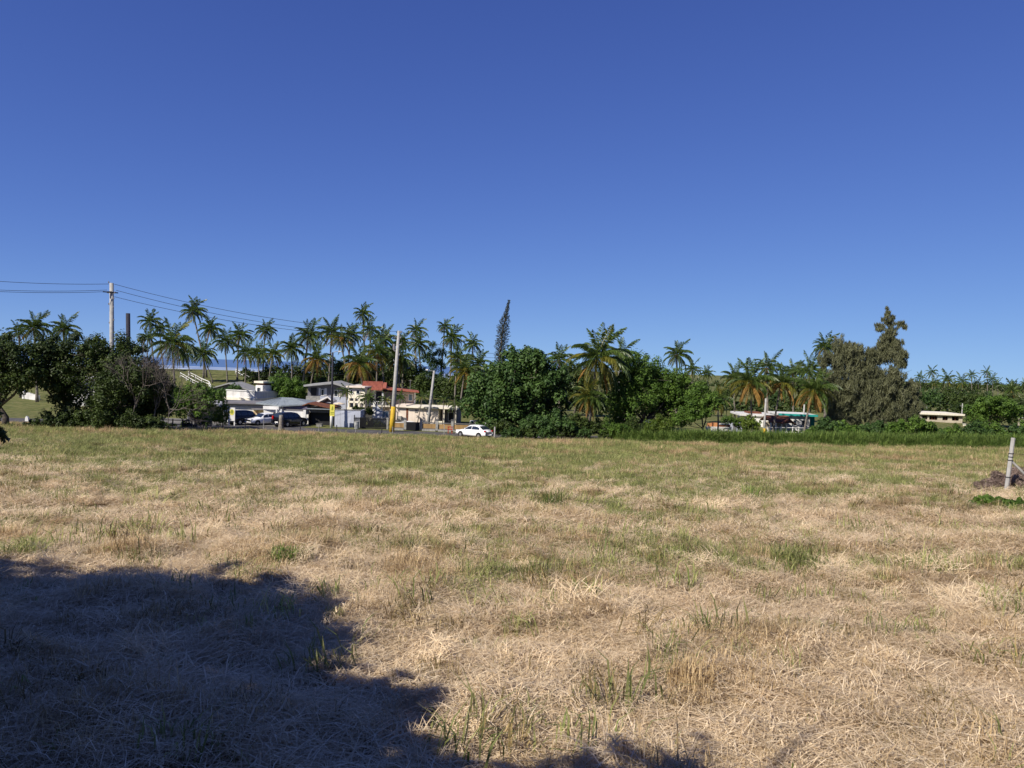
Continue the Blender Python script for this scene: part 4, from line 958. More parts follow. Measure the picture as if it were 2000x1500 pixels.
h = House('utility_box', 'box', 'short grey concrete meter box in front of the dark carport', 96, 622, 842)
h.box('cabinet', 617, 628, 828, 842, 0, .6, 'conc', bevel=.02); h.box('cap', 616.4, 628.6, 827, 828, -.05, .65, 'concdark')

# -- grey gabled house
h = House('gabled_house', 'house', 'grey two storey house with wide low gable', 108, 632, 830, 6)
g0 = [(h.X(594), h.Z(752.5)), (h.X(649), h.Z(745)), (h.X(684), h.Z(755)), (h.X(684), h.Z(758.5)), (h.X(649), h.Z(749)), (h.X(594), h.Z(756))]
prism_y(MB(), -1.0, 9, g0).build('roof', M['greyroof'], h.root)
prism_y(MB(), 0, 8, [(h.X(600), h.Z(830)), (h.X(679), h.Z(830)), (h.X(679), h.Z(757.5)), (h.X(649), h.Z(749.4)), (h.X(600), h.Z(755.4))]).build('wall', M['greyw'], h.root)
h.box('balcony_wall', 600, 626, 773.5, 786, -1.3, -1.1, 'conc'); h.box('lower_wall', 601, 680, 774.2, 800, -.25, -.003, 'bluegrey')
h.box('opening', 606, 617, 757.5, 773, -.05, -.003, 'dark')
h.window(621, 624.5, 758, 772, 0, 'white', 'white'); h.window(625.5, 631.5, 760, 773, 0, 'white', 'glass'); h.window(632, 636.5, 758, 772, 0, 'white', 'white')
h.window(650, 658, 761, 774, 0, 'white', 'glass'); h.window(660, 664, 761, 774, 0, 'cream', 'glass')
# small white roof left behind
h = House('flat_roof_house', 'house', 'flat white roofed house squeezed between gabled and red tiled houses', 118, 700, 820, 0)
h.box('wall', 684, 712, 756, 820, 0, 6, 'beige'); h.box('roof', 682, 714, 752.5, 756, -1, 6.5, 'white')
h.window(688, 694, 762, 772, 0); h.window(700, 708, 762, 772, 0)
# little gabled porch and canvas umbrella
h = House('gabled_porch', 'porch', 'small white gabled porch roof above the carport', 101.5, 635, 836, 0)
for s_, nm in ((1, 'left'), (-1, 'right')):
    pass
prism_y(MB(), -.6, 1.6, [(h.X(619), h.Z(784)), (h.X(640), h.Z(773)), (h.X(651), h.Z(782)), (h.X(651), h.Z(785)), (h.X(640), h.Z(776.2)), (h.X(619), h.Z(787.5))]).build('roof', M['white'], h.root)
prism_y(MB(), .1, .2, [(h.X(626), h.Z(786)), (h.X(640), h.Z(777)), (h.X(650), h.Z(785))]).build('gable_panel', M['concdark'], h.root)
for a in (621, 649): h.box('post', a, a + 1.4, 785, 836, .1, .25, 'offwhite')
h.box('sign_plate', 635, 641, 786, 791, -.1, 0, 'blueglass')
h = House('patio_umbrella', 'umbrella', 'cream canvas patio umbrella behind the blue grey wall', 99.5, 661, 838)
rt = []; cz = h.Z(785.5); rz_ = h.Z(789.5)
V = [(0, 0, cz)] + [(math.cos(a) * .75, math.sin(a) * .75, rz_ + .1) for a in np.arange(8) * math.pi / 4] + [(math.cos(a) * .75, math.sin(a) * .75, rz_) for a in np.arange(8) * math.pi / 4]
me = bpy.data.meshes.new('canopy'); me.from_pydata([tuple(map(float, v)) for v in V], [], [(0, 1 + k, 1 + (k + 1) % 8) for k in range(8)] + [(1 + k, 9 + k, 9 + (k + 1) % 8, 1 + (k + 1) % 8) for k in range(8)]); me.materials.append(M['canvas']); link('canopy', me, h.root)
MB().tube([(0, 0, 0), (0, 0, cz)], .03, 6).build('pole', M['steel'], h.root)
# blue grey wall block
h = House('block_wall', 'wall', 'blue grey plastered wall block between the sign pole and black gate', 96.5, 677, 843, 0)
h.box('wall', 653, 700, 801, 843, 0, .25, 'bluegrey'); h.box('coping', 652, 703, 799.6, 801, -.05, .3, 'conc'); h.box('return_wall', 700, 703, 801, 843, 0, 3.5, 'bluegrey')
h.box('plinth', 653, 699, 840, 843, -.06, -.003, 'concdark')
# hedge behind it
tree('clipped_hedge', 'hedge', 'dark clipped hedge behind the blue grey wall', 100, 705, [(694, 799, 7), (706, 800, 7), (718, 801, 7), (722, 806, 7)], 'drk', 1500, .16, 401, 0, base_py=838)

# black picket gate
h = House('picket_gate', 'gate', 'black picket gate between the blue grey wall and yellow footed pole', 95.5, 725, 843, 0)
for k in range(28):
    if 683 + 0: pass
    x = 690.5 + k * 2.28; big_ = k in (0, 8, 27)
    tp_ = 811 if big_ else 815 + (k % 2) * .4
    X0 = h.X(x); X1 = h.X(x + 1.5)
    MB().prism([(X0, -.05, h.Z(843)), (X1, -.05, h.Z(843)), (X1, -.05, h.Z(tp_ + 1)), ((X0 + X1) / 2, -.05, h.Z(tp_)), (X0, -.05, h.Z(tp_ + 1))], (0, .05 if not big_ else .12, 0)).build('slat', M['black'], h.root)
h.box('rail', 690, 753.5, 818, 819.4, .003, .06, 'black'); h.box('rail', 690, 753.5, 838.5, 840, .003, .06, 'black')
h.box('backing_panel', 702, 714, 816, 842, .07, .1, 'black')
h = House('rubbish_bin', 'bin', 'pale grey round rubbish bin in front of the black picket gate', 94.6, 696, 843)
MB().tube([(0, 0, 0), (0, 0, .35), (0, 0, .85)], [.24, .27, .30], 14).build('barrel', M['rubbish'], h.root, smooth=False)
MB().tube([(0, 0, .851), (0, 0, .89), (0, 0, .93)], [.32, .32, .12], 14).build('lid', M['conc'], h.root)
h = House('gate_pillar', 'pillar', 'grey concrete pillar at the right end of the black gate', 95.5, 755.5, 842)
h.box('shaft', 753, 758, 818, 842, 0, .3, 'conc'); h.box('cap', 752.3, 758.7, 816.5, 818, -.05, .35, 'conc')

# -- red tiled cream house
h = House('red_tiled_house', 'house', 'cream two storey house with red tiled roof', 106, 745, 833, 8)
D1 = 8
mb = MB()
prism_x(mb, h.X(706), h.X(745), [(-1.2, h.Z(762)), (2.6, h.Z(748)), (6, h.Z(758)), (6, h.Z(756.6)), (2.6, h.Z(746.4)), (-1.2, h.Z(760.4))])
r1 = mb.build('roof', M['redtile'], h.root)
prism_y(MB(), -1.0, 6, [(h.X(745.2), h.Z(757)), (h.X(815), h.Z(763)), (h.X(815), h.Z(764.6)), (h.X(745.2), h.Z(760))]).build('roof', M['redtile'], h.root)
prism_x(MB(), h.X(745.2), h.X(752), [(-1.15, h.Z(758)), (2.6, h.Z(747.6)), (5.5, h.Z(757))]).build('roof', M['redtile'], h.root)
for k in range(17):      # tile courses
    x = h.X(707 + k * 2.3); link('tile_course', MB().tube([(x, -1.15, h.Z(760.2)), (x, 2.55, h.Z(746.1))], .045, 5).mesh('tile_course', M['redtile']), r1)
h.box('wall', 709, 745, 762, 833, 0, 6, 'cream'); h.box('wall', 745.1, 808, 765, 800, .6, 6, 'beige'); h.box('wall', 745.2, 809, 800.2, 833, .5, 6, 'pinkish')
h.box('floor_band', 745.3, 809, 791.5, 793.2, .3, .58, 'rust'); h.box('corner_pilaster', 806, 809, 765.2, 800, .45, .598, 'white')
h.box('balcony_slab', 709, 760, 791, 793.5, -1.3, -.01, 'cream')
for a in (676, 690, 704): pass
h.window(795, 803, 768, 782, .6, 'white', 'blueglass'); h.window(770, 786, 769, 781, .6); h.window(752, 762, 769, 782, .6)
h.box('recess_shade_dark', 733, 744.5, 765, 789, -.04, -.003, 'dark'); h.box('recess_shade_grey', 746, 768, 766, 789, .52, .597, 'greyw')  # two flat slabs on the walls paint the shade of recesses
h.box('column', 744.5, 747.5, 765, 791, -.9, -.6, 'offwhite')
for x0 in range(2): pass
h.box('balcony_rail', 733, 760, 783, 784, -1.25, -1.2, 'white')
for k in range(9): h.box('baluster', 733.5 + k * 3.1, 734 + k * 3.1, 784.1, 790.9, -1.25, -1.2, 'white')
h.box('opening', 795, 800, 799.8, 825, .42, .497, 'rust')
h.box('antenna_mast', 797.6, 798.2, 741, 763, 2, 2.06, 'steel')
h.box('antenna_arm', 795, 801, 742, 742.6, 2, 2.05, 'steel')
# left cream arcaded wing
h = House('arcaded_wing', 'house', 'bright cream wing with square arches left of the red tiled house', 104, 694, 822, -10)
h.box('upper_wall', 678, 712, 757, 776, 0, 5, 'cream'); h.box('roof', 676, 714, 754, 757, -.5, 5.5, 'pinkish')
h.box('mid_beam', 678, 712, 783.5, 787, 0, .3, 'cream'); h.box('lower_beam', 678, 712, 796, 800, -.3, .3, 'cream')
for a in (678, 689, 699, 709): h.box('column', a, a + 2.6, 776, 822, .0, .35, 'cream')
h.box('top_beam', 678.01, 711.9, 776, 778, -.02, .3, 'cream'); h.box('back_wall', 679, 711, 776.2, 821, 3, 3.1, 'greyw')
h.window(682, 688, 761, 770, 0); h.window(694, 702, 761, 770, 0)
# white stair wall and pillars
h = House('white_stair', 'stair', 'white outside stair wall between small palms and the yellow footed pole', 101.5, 738, 836, 0)
prism_y(MB(), 0, .25, [(h.X(730), h.Z(836)), (h.X(757), h.Z(836)), (h.X(757), h.Z(815)), (h.X(733), h.Z(790)), (h.X(730), h.Z(790))]).build('wall', M['bluegrey'], h.root)
h.box('pillar', 727, 732.5, 784, 836, -.15, .3, 'white'); h.box('pillar', 743.5, 746, 791, 803, -.1, .2, 'cream'); h.box('low_wall', 732.6, 758, 815, 836, -.2, -.05, 'white')
h.window(745.5, 759, 802, 815, -.25, 'white', 'blueglass')
# -- low beige building
h = House('low_pale_house', 'house', 'long low pale pink house with flat cream roof right of the yellow footed pole', 102, 825, 836, -5)
h.box('wall', 772, 856, 797, 836, 0, 5, 'pinkish'); h.box('roof', 793, 894, 794, 797, -.45, 5.5, 'cream'); h.box('porch_back', 856.2, 889, 799, 836, 1.6, 5, 'greyw')
h.box('roof', 771, 792.8, 792.4, 796.8, -.4, 5.2, 'pinkish')
for a in (866, 889): h.box('column', a, a + 2.4, 797.2, 836, -.4, -.15, 'cream')
h.box('porch_wall', 857, 865.8, 821, 836, -.3, -.1, 'cream'); h.window(809, 815, 800, 806, 0, 'conc', 'greyw'); h.window(832, 838, 803, 809, 0, 'conc', 'offwhite'); h.window(871, 882, 804, 822, 1.6, 'white', 'dark')
h.box('door', 792, 796, 799, 825, -.04, -.003, 'rust'); h.box('door', 859, 864.5, 803, 834, 1.5, 1.597, 'dark'); h.box('vent_pipe', 834, 835.4, 787, 794, 2, 2.15, 'white')
h.box('ac_unit', 777, 784, 814, 822, -.5, -.05, 'conc')
h = House('upturned_boat', 'boat', 'low white upturned boat hull lying behind the road wall', 97.5, 795, 830)
n_ = 13; V = []; 
for i in range(n_):
    t = i / (n_ - 1); wv = .62 * math.sin(math.pi * (t * .9 + .05)) ** .7; hz = .62 * math.sin(math.pi * (t * .86 + .07)) ** .5
    for k in range(7):
        a = math.pi * k / 6; V.append(((t - .5) * 3.4, -math.cos(a) * wv, .35 + math.sin(a) * hz))
Fq = [(i * 7 + k, i * 7 + k + 1, (i + 1) * 7 + k + 1, (i + 1) * 7 + k) for i in range(n_ - 1) for k in range(6)]
link('hull', np_mesh('hull', V, Fq, M['white'], smooth=True), h.root)
for x in (-1.1, 1.1): MB().box(x - .08, x + .08, -.5, .5, 0, .42).build('trestle', M['woodpole'], h.root)

# -- road wall with posts and rails
h = House('road_wall', 'wall', 'low ochre road wall with grey posts and dark rails', 95, 835, 842, 0)
posts = [764, 791, 822, 853, 883]
for a in posts: h.box('post', a - 2.2, a + 2.6, 819.5, 840, -.25, .1, 'conc'); h.box('post_cap', a - 2.8, a + 3.2, 818, 819.5, -.32, .17, 'concdark')
segs = [(766.7, 788.7), (824.7, 850.7), (855.7, 880.7), (885.7, 925)]
for a, b_ in segs:
    h.box('panel', a, b_, 827.5, 836.5, -.12, -.02, 'ochre'); h.box('rail', a, b_, 824.6, 826.6, -.18, .0, 'concdark'); h.box('rail', a, b_, 836.6, 838, -.18, .0, 'concdark')
    h.box('kerb', a, b_, 838.1, 842, -.3, .2, 'conc')
h.box('dark_gate', 793.7, 819.6, 825, 843, -.3, -.2, 'black')
h = House('road_barrier', 'barrier', 'small red barrier standing before the road wall near the white car', 92.2, 879, 843)
for a in (874.6, 882): MB().box(h.X(a), h.X(a + 1.3), 0, .08, 0, .85).build('leg', M['red'], h.root)
for z in (.45, .75): MB().box(h.X(874), h.X(884), -.04, -.003, z, z + .1).build('board', M['red'], h.root)
rail_fence('marker_post', 'thin pale marker post on the road edge left of the red barrier', 91, [867.5], 845, 1.1, 'pole', (), .04, cat='post')
# things behind the white car
h = House('pickup_truck', 'truck', 'pale pickup half hidden behind the white car', 97.5, 936, 838)
h.box('cargo_bed', 927, 941, 822, 833, 0, 1.7, 'rubbish'); h.box('body', 915, 941, 829, 836, -.002, 1.698, 'rubbish')
h.box('cab', 917, 926, 823, 829, .1, 1.6, 'offwhite'); h.box('window', 918, 925, 824, 828, .06, .099, 'glass')
for a in (920, 937):
    w = MB().tube([(h.X(a), -.03, .33), (h.X(a), .2, .33)], .33, 14).build('wheel', M['rubber'], h.root); MB().tube([(h.X(a), -.05, .33), (h.X(a), -.03, .33)], .18, 10).build('rim', M['rim'], w)
rail_fence('gate_post', 'short white gate post right of the pale pickup', 93.5, [948], 838, 1.35, 'white', (), .09, cat='post')
rail_fence('concrete_post', 'pale concrete post right of the white car', 86.3, [966], 853, 1.45, 'pole', (), .085, cat='post')

# ------------------------------------------------------------------ right hand buildings
h = House('painted_wall', 'wall', 'low orange and cream wall seen between the leaning tree and the grey wall', 101, 1405, 840, 0)
h.box('panel', 1381, 1390, 827, 838, 0, .2, 'orange'); h.box('panel', 1391.5, 1402, 826, 838, 0, .2, 'orange'); h.box('panel', 1403.5, 1426, 829, 838, .02, .2, 'rust')
h.box('base_course', 1378, 1428, 833.5, 845, -.12, -.01, 'offwhite'); h.box('pillar', 1389.8, 1391.6, 825, 833, -.1, .25, 'rust'); h.box('white_cap', 1404, 1424, 827, 829, -.05, .3, 'white')
h = House('grey_shed', 'shed', 'small grey shed left of the pale leafy bush', 103, 1437, 842, 0)
h.box('wall', 1427, 1449, 822, 843, 0, 3, 'bluegrey'); h.box('roof', 1426, 1450, 820.5, 822, -.2, 3.2, 'concdark'); h.box('door', 1431, 1437, 827, 843, -.04, -.003, 'greyw')
h = House('flat_white_house', 'house', 'white flat roofed house behind the white and yellow pole', 112, 1485, 838, -6)
h.box('wall', 1458, 1532, 813, 840, 0, 7, 'white'); h.box('roof', 1444, 1534, 809.5, 813, -.3, 7.5, 'offwhite'); h.box('roof_shed', 1466, 1492, 806.5, 809.4, 2, 5, 'rust')
h.window(1466, 1474, 818, 828, 0); h.window(1500, 1508, 818, 828, 0)
h = House('porch_roof', 'porch', 'maroon tiled porch roof on white posts', 103, 1522, 842, 0)
prism_x(MB(), h.X(1500), h.X(1546), [(-.4, h.Z(825.5)), (1.6, h.Z(814)), (3.6, h.Z(825)), (3.6, h.Z(823.5)), (1.6, h.Z(812.5)), (-.4, h.Z(824))]).build('roof', M['rust'], h.root)
prism_y(MB(), -1.2, -.4, [(h.X(1522), h.Z(826)), (h.X(1535), h.Z(816)), (h.X(1548), h.Z(826)), (h.X(1548), h.Z(827.5)), (h.X(1535), h.Z(818)), (h.X(1522), h.Z(827.5))]).build('gable', M['rust'], h.root)
for a in (1503, 1513, 1524, 1533, 1545): h.box('post', a, a + 1.8, 825.6, 842, -.35, -.15, 'white')
h.box('back_wall', 1502, 1546, 826, 842, 2.4, 2.6, 'beige')
h = House('teal_roofed_building', 'building', 'white building with teal roof edge beside the weeping tree', 106, 1558, 842, -6)
h.box('wall', 1521, 1580, 813, 842, 0, 6, 'offwhite'); h.box('roof', 1520, 1593, 809, 812, -.25, 6.4, 'offwhite'); h.box('fascia', 1519.5, 1593.5, 808.5, 812.6, -.4, -.253, 'teal'); h.box('side_wall', 1580.2, 1592, 813.2, 842, .8, 6, 'teal')
h.window(1548, 1556, 820, 832, 0); h.window(1564, 1572, 820, 832, 0)
rail_fence('white_fence', 'white picket fence in front of the teal roofed building', 100, [1500, 1512, 1524, 1536, 1548, 1560, 1572], 842, 1.0, 'white', (.9, .3), .07, .04)
h = House('beige_house', 'house', 'unfinished beige house with dark square openings at far right', 128, 1838, 832, -8)
h.box('roof', 1797, 1878, 807, 810.5, -.5, 7.5, 'cream'); h.box('back_wall', 1800, 1876, 810.7, 840, 2.5, 2.7, 'concdark')
for a, b_ in ((1800, 1803), (1813, 1816), (1831, 1840), (1850, 1857), (1870, 1876)): h.box('pier', a, b_, 810.6, 840, 0, .3, 'beige')
for a, b_ in ((1803, 1813), (1816, 1831), (1840, 1850), (1857, 1870)): h.box('sill_wall', a, b_, 820.5, 840, .02, .25, 'beige'); h.box('lintel', a, b_, 810.6, 813, .02, .25, 'beige')
for a in (1821, 1826, 1845, 1863): h.box('mullion', a, a + .9, 813, 820.4, .1, .2, 'rust')
h.box('side_wall', 1800, 1803, 810.8, 840, .31, 7, 'beige'); h.box('side_wall', 1873.5, 1876, 810.8, 840, .31, 7, 'beige')
h = House('garden_wall', 'wall', 'short cream wall right of the beige house', 122, 1891, 842)
h.box('wall', 1882, 1900, 829, 842, 0, .25, 'cream'); h.box('coping', 1881.5, 1900.5, 828, 829, -.05, .3, 'white')
h = House('garden_wall', 'wall', 'pale wall fragment at the right picture edge', 125, 1998, 830)
h.box('wall', 1990, 2040, 816, 832, 0, .25, 'beige'); h.box('coping', 1989.5, 2040.5, 815, 816, -.05, .3, 'offwhite')
h = House('satellite_dish', 'satellite dish', 'white satellite dish showing through the feathery tree', 92, 1266, 835)
n_ = 12; V = [(0, .18, 0)]; Fq = []
for rr_, yy in ((.25, .13), (.5, 0)):
    for k in range(n_): a = 2 * math.pi * k / n_; V.append((rr_ * math.cos(a), yy, rr_ * math.sin(a)))
me = bpy.data.meshes.new('dish'); me.from_pydata([(v[0], v[1] - .5, v[2] + 1.75) for v in V], [], [(0, 1 + k, 1 + (k + 1) % n_) for k in range(n_)] + [(1 + k, 13 + k, 13 + (k + 1) % n_, 1 + (k + 1) % n_) for k in range(n_)]); me.materials.append(M['white']); link('dish', me, h.root)
MB().tube([(0, 0, 0), (0, 0, 1.75)], .04, 6).build('pole', M['steel'], h.root)

# slope furniture: white stair railings and cone on the grassy slope
def slope_rail(label, pts, D0, D1):
    W_ = []
    for k, (px, py) in enumerate(pts):
        D = D0 + (D1 - D0) * k / (len(pts) - 1); p = at(px, py, D); W_.append(np.array([p[0], p[1], float(G(p[0], p[1]))]))
    root = empty('stair_railing', W_[0], 0, label, 'railing', 'white railings on the grassy slope')
    for p in W_: q = p - W_[0]; MB().tube([q - [0, 0, .1], q + [0, 0, 1.0]], .06, 5).build('post', M['white'], root)
    for z in (.95, .5): MB().tube([p - W_[0] + [0, 0, z] for p in W_], .07, 5).build('rail', M['white'], root)
slope_rail('white stair railing running down the grassy slope at left', [(352, 735), (364, 740), (376, 745), (388, 750), (400, 754)], 158, 136)
slope_rail('second white stair railing, lower of the pair on the slope', [(368, 733), (382, 738), (394, 743), (408, 748), (412, 751)], 160, 138)
slope_rail('white railing turning the corner at the top of the slope', [(460, 730), (470, 727), (478, 729), (486, 734), (494, 740)], 168, 150)
h = House('white_cone', 'cone', 'small white concrete cone on the slope left of the stepped house', 140, 475, 752)
MB().tube([(0, 0, 0), (0, 0, .5), (0, 0, 1.1)], [.22, .16, .07], 10).build('cone', M['white'], h.root)

# ------------------------------------------------------------------ poles and wires
def pole(name, label, D, bpx, bpy_, tpx, tpy, r0, r1, mat, group=None, cat='utility pole'):
    b = gp(bpx, D, bpy_); t = at(tpx, tpy, D) - b; root = empty(name, b, 0, label, cat, group)
    MB().tube([(0, 0, -.3), t * .5, t], [r0, (r0 + r1) / 2, r1], 10).build('shaft', M[mat], root, smooth=True); return root, b, t
def insul(root, p, mat='greyw'):
    MB().tube([p, p + [0, 0, .12], p + [0, 0, .2]], [.05, .07, .03], 6).build('insulator', M[mat], root)
r1, b1, t1 = pole('utility_pole', 'tall weathered pole rising behind the dark left trees', 84, 219, 840, 218, 553, .26, .21, 'pole', 'utility poles along the road')
MB().box(-.75, .75, -.06, .06, -.06, .06).build('crossarm', M['darkpole'], r1, loc=t1 * .935 + [0, -.24, 0], rot=(0, 0, R_(40)))
for dx, z in ((-.3, 1.0), (.45, .93), (-.45, .93), (.3, .89), (.25, .83), (-.3, .85), (.3, .74), (-.25, .72)):
    q = t1 * z + [dx * .9, -.1, 0]; insul(r1, q); MB().tube([t1 * z, q], .03, 5).build('bracket', M['steel'], r1)
r2, b2, t2 = pole('utility_pole', 'white concrete pole with yellow painted foot beside the black gate', 92, 765, 845, 779, 646, .30, .17, 'pole', 'utility poles along the road')
def frac(t, z): return t * z
yb = t2 * .25; MB().tube([(0, 0, .0), yb * .5, yb], [.315, .30, .28], 10).build('yellow_band', M['yellow'], r2, smooth=True)
for z, dx in ((.985, .35), (.93, -.35), (.93, .3), (.86, .4), (.80, -.4), (.76, .3), (.70, -.35)):
    q = t2 * z + [dx, -.05, 0]; insul(r2, q); MB().tube([t2 * z, q], .055, 5).build('bracket', M['steel'], r2)
MB().tube([t2 * .84 + [-.42, 0, -.35], t2 * .84 + [-.42, 0, .35]], .16, 10).build('transformer', M['greyw'], r2)
MB().tube([t2 * .89 + [.42, 0, -.3], t2 * .89 + [.6, 0, 0], t2 * .89 + [.42, 0, .3]], .03, 5).build('drop_cable', M['wire'], r2)
r3, b3, t3 = pole('utility_pole', 'pale concrete pole standing in front of the long low house', 98, 835, 836, 848, 724, .22, .13, 'pole', 'utility poles along the road')
MB().tube([t3 * .985, t3 * .99 + [-.5, 0, .1], t3 + [-.85, 0, .08]], .035, 5).build('lamp_arm', M['steel'], r3)
MB().tube([t3 + [-1.1, 0, .05], t3 + [-.8, 0, .08]], [.06, .11], 8).build('lamp_head', M['offwhite'], r3)
r4, b4, t4 = pole('lamp_pole', 'dark wooden lamp pole carrying the yellow sign, with a white foot', 95, 647, 843, 650, 688, .16, .10, 'darkpole', None, 'lamp pole')
MB().tube([(0, 0, 0), t4 * .25], [.19, .18], 10).build('white_band', M['white'], r4, smooth=True)
MB().tube([t4 * .99, t4 + [.35, 0, .12], t4 + [.75, 0, .1]], .035, 5).build('lamp_arm', M['steel'], r4)
MB().tube([t4 + [.7, 0, .1], t4 + [1.05, 0, .1]], [.12, .05], 8).build('lamp_head', M['offwhite'], r4)
MB().tube([t4 * .97, t4 * .97 + [-.35, 0, .3]], .03, 5).build('bracket', M['steel'], r4)
h = House('yellow_sign', 'sign', 'yellow advertising sign with green print on the lamp pole', 94.6, 648, 843)
bd = h.box('board', 643.5, 652.5, 790, 812.5, -.10, -.05, 'signyellow'); X = h.X
def flat(pts, d, nm, mt, hh): prism_y(MB(), d, d + .01, [(hh.X(x), hh.Z(y)) for x, y in pts]).build(nm, M[mt], hh.root)
flat([(646.3, 801), (650, 801), (649.6, 795), (648.6, 792.5), (647.2, 795)], -.112, 'printed_emblem', 'signgreen', h)
flat([(645, 806.2), (651.6, 806.2), (651.6, 804.6), (645, 804.6)], -.112, 'printed_band', 'signgreen', h)
flat([(645, 809.2), (651.2, 809.2), (651.2, 807.6), (645, 807.6)], -.112, 'printed_band', 'signgreen', h)
r5, b5, t5 = pole('dark_post', 'dark leaning post right of the tall weathered pole', 83, 252, 840, 250, 612, .24, .22, 'darkpole', None, 'post')
r6, b6, t6 = pole('utility_pole', 'white pole with yellow foot among the orange fronded palms', 96, 1492, 846, 1496, 778, .16, .12, 'pole', 'utility poles along the road')
MB().tube([(0, 0, 0), t6 * .22], [.175, .165], 10).build('yellow_band', M['yellow'], r6, smooth=True)
r7, b7, t7 = pole('utility_pole', 'short pale pole behind the teal roofed building', 108, 1568, 840, 1571, 790, .14, .1, 'pole', 'utility poles along the road')
r8, b8, t8 = pole('utility_pole', 'small grey pole right of the beige house', 135, 1878, 820, 1880, 788, .12, .08, 'pole', 'utility poles along the road')
MB().box(-.4, .4, -.04, .04, -.04, .04).build('crossarm', M['steel'], r8, loc=t8 * .85)
r9, b9, t9 = pole('utility_pole', 'pale pole glimpsed through the big yellowing palm', 110, 1210, 820, 1209, 690, .18, .13, 'pole', 'utility poles along the road')
def cable(label, a, b, sag, r=.022):
    a = np.array(a); b = np.array(b); pts = []
    for i in range(19):
        t = i / 18; pts.append((b - a) * t + np.array([0, 0, -sag * 4 * t * (1 - t)]))
    o = MB().tube(pts, r, 4).build('cable', M['wire'], None, loc=a); tag(o, label, 'cable', 'power lines')
P1 = b1 + t1; P2 = b2 + t2; off = at(-260, 522, 72)
cable('topmost power line running off the left edge', P1 * 1 + t1 * 0 + [-.3, 0, -.1], off, .5)
cable('power line leaving the crossarm to the left, upper', b1 + t1 * .945 + [-.5, 0, .1], at(-260, 545, 72), .5)
cable('power line leaving the crossarm to the left, lower', b1 + t1 * .935 + [.2, -.3, .1], at(-260, 549, 71.5), .5)
cable('topmost power line between the two tall poles', P1 + [.3, 0, -.1], P2 + [0, 0, -.1], .9)
cable('middle power line between the two tall poles', b1 + t1 * .945 + [.5, 0, .1], b2 + t2 * .935 + [-.3, 0, .1], .9)
cable('lower power line between the two tall poles', b1 + t1 * .90 + [.3, 0, .1], b2 + t2 * .92 + [.3, 0, .1], .9)
cable('thin telephone line low between the two tall poles', b1 + t1 * .45, b2 + t2 * .62, 1.2, .015)
cable('upper power line right of the yellow footed pole', P2 + [.3, 0, -.1], at(990, 690, 118), .8)
cable('lower power line right of the yellow footed pole', b2 + t2 * .92 + [.3, 0, .1], at(990, 698, 118), .8)
cable('short line from the yellow footed pole down to the pale pole', b2 + t2 * .8 + [.3, 0, 0], b3 + t3 * .97, .5, .015)

# white sign board on legs
h = House('sign_board', 'sign', 'white upright sign board on two legs with yellow green emblem', 93.5, 455, 841)
for a in (445.5, 456.2): h.box('leg', a, a + 1.9, 822, 841.5, 0, .12, 'white')
h.box('board', 445, 458.5, 796, 822, -.08, -.003, 'white'); h.box('foot_rail', 441, 458, 837, 838.6, .125, .25, 'white')
ring = []
for (r_in, r_out, nm) in ((.0, .30, 'printed_emblem'),):
    pts = [(h.X(452.5) + math.cos(a) * r_out, h.Z(805) + math.sin(a) * r_out * 1.25) for a in np.arange(14) * 2 * math.pi / 14]
    prism_y(MB(), -.092, -.082, pts).build(nm, M['signyellow'], h.root)
pts = [(h.X(452.5) + x, h.Z(805) + z) for x, z in ((-.03, -.2), (.04, -.2), (.16, .02), (.12, .22), (.0, .34), (-.12, .2), (-.15, .0))]
prism_y(MB(), -.105, -.094, pts).build('printed_leaf', M['signgreen'], h.root)

# cut palm stump
b = gp(548, 87.5, 848); root = empty('tree_stump', b, 0, 'pale grey cut tree stump standing beside the road before the dark car', 'stump')
k = 87.5 / FPX; MB().tube([(0, 0, -.1), (0, 0, .35), (.0, 0, .9), (.02, 0, 1.55), (.0, 0, 1.9)], [.42, .30, .23, .24, .22], 12).build('trunk', M['palebark'], root, smooth=True)
MB().tube([(.1, 0, .7), (.35, 0, .35), (.62, -.1, -.05)], [.06, .08, .10], 6).build('root_prop', M['bark'], root)
# roadside wire fence
pp = [478, 514.5, 585.5, 622, 658.5, 695, 745, 767]
P = [gp(px, 86.0, 850) for px in pp]; root = empty('wire_fence', P[0], 0, 'thin wire fence with slim grey posts along the near road edge', 'fence')
for k, p in enumerate(P):
    q = p - P[0]; MB().tube([q - [0, 0, .2], q + [rng.normal() * .05, 0, 1.35 if k in (1, 2) else 1.0 + .1 * (k % 3)]], .05, 6).build('post', M['steel' if k % 2 else 'darkpole'], root)
for z in (.35, .65, .95): MB().tube([p - P[0] + [0, -.05, z] for p in P], .010, 4).build('wire', M['wire'], root)

# right foreground fence post, wires and brush
FD = 24.2
b = gp(1964, FD, 972); tt_ = at(1979, 855, FD) - b; root = empty('fence_post', b, 0, 'tall pale leaning fence post with diagonal brace at the right edge', 'fence post')
MB().tube([tt_ * -.08, tt_ * .5, tt_], [.062, .062, .060], 8).build('shaft', M['pole'], root, smooth=False)
be = at(2042, 965, FD) - b; be[2] = float(G(be[0] + b[0], be[1] + b[1])) - b[2]
MB().tube([tt_ * .58 + [.05, 0, 0], be], .04, 7).build('brace', M['pole'], root)
for z in (.72, .66, .30, .60): MB().tube([tt_ * z - [0, 0, .012], tt_ * z + [0, 0, .012]], .075, 8).build('wire_tie', M['wire'], root)
b2_ = gp(2150, FD, 985); st_ = [b2_ - b]
for z in (.72, .30):
    e = st_[0] + np.array([0, 0, tt_[2] * z]); MB().tube([tt_ * z, (tt_ * z + e) / 2 - [0, 0, .06], e], .006, 4).build('wire', M['wire'], root)
